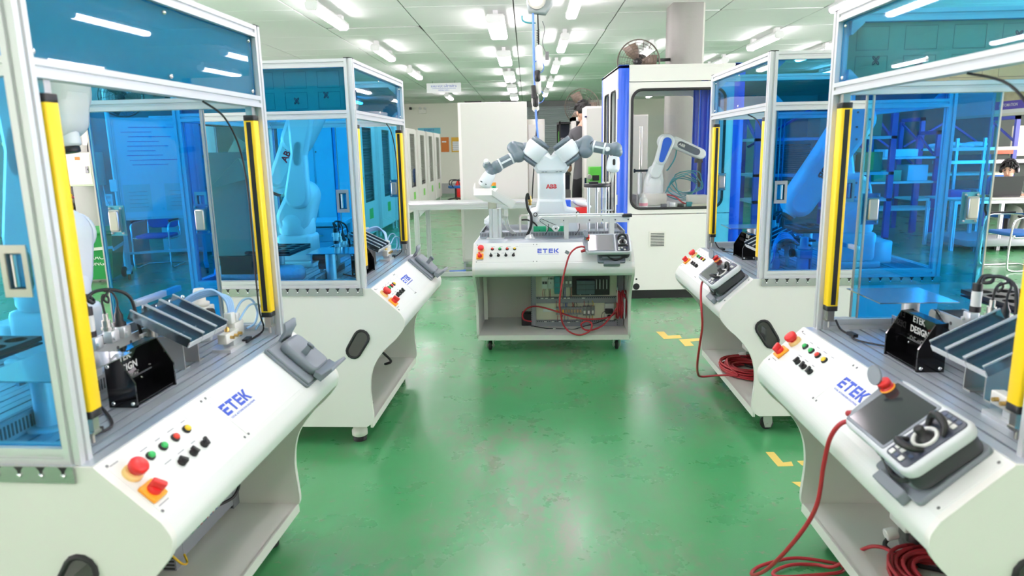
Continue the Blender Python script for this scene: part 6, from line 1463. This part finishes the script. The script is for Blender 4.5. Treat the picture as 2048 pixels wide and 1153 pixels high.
t = at3('floor_platform', 'low grey platform under the desk at the right', 'platform', (7.2, 10.4, 0)); MB().bevprism([(-.65, -.55), (.9, -.55), (.9, .5), (-.65, .5)], 'z', .08, .17, .006).put('deck', duct_l, t)
for x in (-.5, .7):
    for y in (-.45, .4): MB().cyl((x, y, 0), (x, y, .08), .025, n=10).put('foot', lock_m, t)
t = at3('laptop', 'black laptop open on the desk, its lid towards the camera', 'laptop', (7.27, 10.33, .755), rz=-.08)
MB().bevprism(rrect(.42, .28, .015, 3), 'z', 0, .022, .004).put('base', dark, t)
MB().bevprism(rrect(.42, .285, .012, 3, 0, .1425), 'y', -.008, .008, .003).xf(T(0, -.135, .022) @ R(.16, 'X')).put('lid', mat('laptop_black', srgb(38, 39, 41), .35), t)
box_on('orange_tester', 'small orange handheld tool beside the laptop', (6.92, 10.22, .755), .10, .05, .04, orange, 'tool')
box_on('parts_case', 'blue open case on the desk behind the blue door, right', (6.72, 10.5, .755), .30, .22, .10, rack_blue, 'case')
m = MB().bevprism(rrect(.16, .12, .01, 2), 'z', 0, .11, .004); m.drum((0, -.07, .06), (0, -.10, .06), .04, .2, 14)
tag(m.put('small_motor', lock_m, None, T(6.98, 10.55, .755)), 'small grey motor block on the desk left of the seated person', 'motor')

# ------------------------------------------------------------------ people
def body(name, joints, edges, radii, zones, mats, parent, root):
    me = bpy.data.meshes.new(name); me.from_pydata(joints, edges, []); o = bpy.data.objects.new(name, me); COL.objects.link(o)
    sk = o.modifiers.new('skin', 'SKIN'); sk.use_smooth_shade = True
    for i, r in enumerate(radii):
        d = me.skin_vertices[0].data[i]; d.radius = (r, r) if not isinstance(r, tuple) else r; d.use_root = (i == root)
    o.modifiers.new('sub', 'SUBSURF').levels = 2
    dg = bpy.context.evaluated_depsgraph_get(); m2 = bpy.data.meshes.new_from_object(o.evaluated_get(dg)); bpy.data.objects.remove(o)
    m2.materials.clear()
    for m_ in mats: m2.materials.append(m_)
    for p in m2.polygons: p.material_index = zones(p.center); p.use_smooth = True
    m2.name = name
    return link(name, m2, parent)
def face_and_hair(t, c, s, yaw, pitch, skin, headset=False, back=False):
    """head: skull, jaw, nose, ears, eyes, brows, mouth; +y local is where it looks"""
    Mh = T(*c) @ R(yaw) @ R(pitch, 'X') @ Matrix.Diagonal((s, s, s, 1))
    m = MB(); m.ell((0, -.01, .02), .075, .095, .10, 22, 16); m.ell((0, .025, -.045), .055, .062, .065, 18, 12)
    m.ell((0, .092, -.008), .013, .018, .024, 10, 8); m.beam((0, .085, .03), (0, .10, -.005), .018, .02)
    for sx in (-1, 1): m.ell((sx*.076, -.005, .0), .010, .022, .032, 10, 8)
    h = m.put('head', skin, t, Mh)
    for sx in (-1, 1):
        MB().ell((sx*.030, .078, .018), .012, .008, .006, 10, 6).put('eye', dark, h); MB().tube([(sx*.015, .088, .038), (sx*.032, .086, .043), (sx*.05, .074, .037)], .004, 5).put('eyebrow', hair_m, h)
    MB().tube([(-.022, .082, -.05), (0, .088, -.047), (.022, .082, -.05)], .005, 6).put('mouth', mat('lips', srgb(188, 116, 104), .5) if 'lips' not in MATS else MATS['lips'], h)
    m = MB(); rnd = random.Random(5)
    m.ell((0, -.022, .042), .086, .100, .092, 22, 14)
    for i in range(70):
        a = rnd.uniform(0, 2*PI); el = rnd.uniform(.1, 1.5)
        p = Vector((.082*math.cos(a)*math.cos(el), -.02+.096*math.sin(a)*math.cos(el), .045+.09*math.sin(el)))
        if p.y > .055 and p.z < .06: continue
        d = Vector((p.x, p.y+.02, p.z-.10)).normalized(); m.tube([p, p+d*.02+Vector((0, .012, 0)), p+d*.03+Vector((0, .03, -.015))], .008, 5, rad=[.012, .009, .003])
    m.put('hair', hair_m, h)
    return h, Mh
# seated person at the desk
P0 = Vector((7.56, 10.72, 0))
t = thing('person', 'seated person in light grey clothes wearing black headphones behind the laptop', 'person', P0, .30)
J = [(0, 0, .56), (0, -.02, .72), (0, -.04, .90), (0, -.05, .98), (0, -.075, 1.05),
     (-.17, -.03, .94), (-.23, -.13, .74), (-.20, -.36, .775), (.17, -.03, .94), (.24, -.12, .74), (.13, -.36, .775),
     (-.09, -.03, .53), (-.16, -.42, .55), (-.20, -.36, .14), (-.21, -.50, .07), (.09, -.03, .53), (.14, -.40, .55), (.08, -.30, .14), (.07, -.44, .07), (-.19, -.43, .785), (.11, -.43, .785)]
E_ = [(0, 1), (1, 2), (2, 3), (3, 4), (2, 5), (5, 6), (6, 7), (2, 8), (8, 9), (9, 10), (0, 11), (11, 12), (12, 13), (13, 14), (0, 15), (15, 16), (16, 17), (17, 18), (7, 19), (10, 20)]
Rd = [(.15, .12), (.15, .11), (.14, .10), .055, .055, .065, .048, .034, .065, .048, .034, .10, .085, .05, .04, .10, .085, .05, .04, .022, .022]
body('body', J, E_, Rd, lambda c: 2 if c.z > .975 or (c.y < -.33 and c.z > .70) else (1 if (c.z < .62 and c.z > .11) else 3 if c.z <= .11 else 0), [shirt_l, trouser_g, skin_m, dark], t, 0)
h, Mh = face_and_hair(t, (0, -.085, 1.13), 1.12, 1.98, -.3, skin_m)
def hand(t, c, yaw):
    M = T(*c) @ R(yaw); m = MB(); m.ell((0, .0, 0), .04, .045, .016, 12, 8)
    for i, (x, l) in enumerate(((-.028, .055), (-.010, .065), (.009, .062), (.027, .048))): m.tube([(x, -.03, 0), (x*1.1, -.03-l*.5, .006), (x*1.12, -.03-l, -.008)], .008, 6, rad=[.0095, .0085, .007])
    m.tube([(-.03, .01, 0), (-.055, -.01, .0), (-.06, -.04, -.004)], .009, 6); m.put('hand', skin_m, t, M)
hand(t, (-.19, -.47, .785), .1); hand(t, (.11, -.47, .785), -.1)
q = MB().tube([(.105*math.cos(a), -.01, .115*math.sin(a)+.02) for a in [PI*k/14 for k in range(15)]], .011, 8)
m = thing('headphones', 'black over-ear headphones on the seated person', 'headphones'); m.matrix_world = T(*P0) @ R(.30) @ Mh
q.put('headband', dark, m)
for s in (-1, 1): MB().drum((s*.075, -.005, .0), (s*.112, -.005, .0), .042, .3, 18).put('ear_cup', dark, m)
# standing person seen from behind
P1 = Vector((1.11, 10.45, 0))
t = thing('person', 'standing person seen from behind, dark grey shirt and black trousers, behind a white cabinet', 'person', P1)
J = [(0, 0, 1.02), (0, .02, 1.25), (0, .01, 1.58), (0, .0, 1.75), (-.01, .01, 1.82), (-.18, .0, 1.63), (-.25, .0, 1.32), (-.20, .12, 1.12), (.18, 0, 1.63), (.25, 0, 1.32), (.2, .12, 1.12), (-.10, 0, .98), (-.11, .0, .54), (-.115, -.02, .10), (-.12, .12, .04), (.10, 0, .98), (.11, 0, .54), (.115, -.02, .10), (.12, .12, .04)]
J = [(x, y, z*1.1) for x, y, z in J]
E_ = [(0, 1), (1, 2), (2, 3), (3, 4), (2, 5), (5, 6), (6, 7), (2, 8), (8, 9), (9, 10), (0, 11), (11, 12), (12, 13), (13, 14), (0, 15), (15, 16), (16, 17), (17, 18)]
Rd = [(.15, .11), (.15, .11), (.15, .11), .06, .06, .07, .05, .038, .07, .05, .038, .10, .075, .055, .045, .10, .075, .055, .045]
body('body', J, E_, Rd, lambda c: 2 if c.z > 1.90 or (abs(c.x) > .17 and c.z < 1.45 and c.z > 1.15 and c.y > .03) else (1 if c.z < 1.16 else 0), [shirt_g, trouser_k, skin_m], t, 0)
face_and_hair(t, (-.02, .02, 2.085), 1.2, .35, -.12, skin_m)

# ------------------------------------------------------------------ tape marks and small things on the floor
def tape(pts, label):
    c = Vector((sum(p[0] for p in pts)/len(pts), sum(p[1] for p in pts)/len(pts), 0))
    tag(MB().prism([(p[0]-c.x, p[1]-c.y) for p in pts], 'z', .0002, .0012).put('floor_tape', tape_m, None, T(c.x, c.y, 0)), label, 'tape', 'yellow tape marks on the floor')
tape([(1.243, 5.819), (1.311, 5.814), (1.316, 5.682), (1.42, 5.691), (1.414, 5.596), (1.259, 5.576)], 'yellow floor tape corner right of the middle workstation, left piece')
tape([(1.378, 5.552), (1.554, 5.586), (1.55, 5.509), (1.453, 5.485), (1.455, 5.367), (1.38, 5.357)], 'yellow floor tape corner right of the middle workstation, right piece')
tape([(1.307, 3.373), (1.35, 3.371), (1.35, 3.248), (1.396, 3.257), (1.386, 3.207), (1.308, 3.205)], 'yellow floor tape corner between the two right workstations')
tape([(1.426, 3.262), (1.493, 3.265), (1.472, 3.209), (1.43, 3.211)], 'short yellow tape strip beside the tape corner at the right workstations')
tape([(1.31, 3.041), (1.42, 3.038), (1.36, 2.90)], 'yellow tape triangle half under the near right workstation')
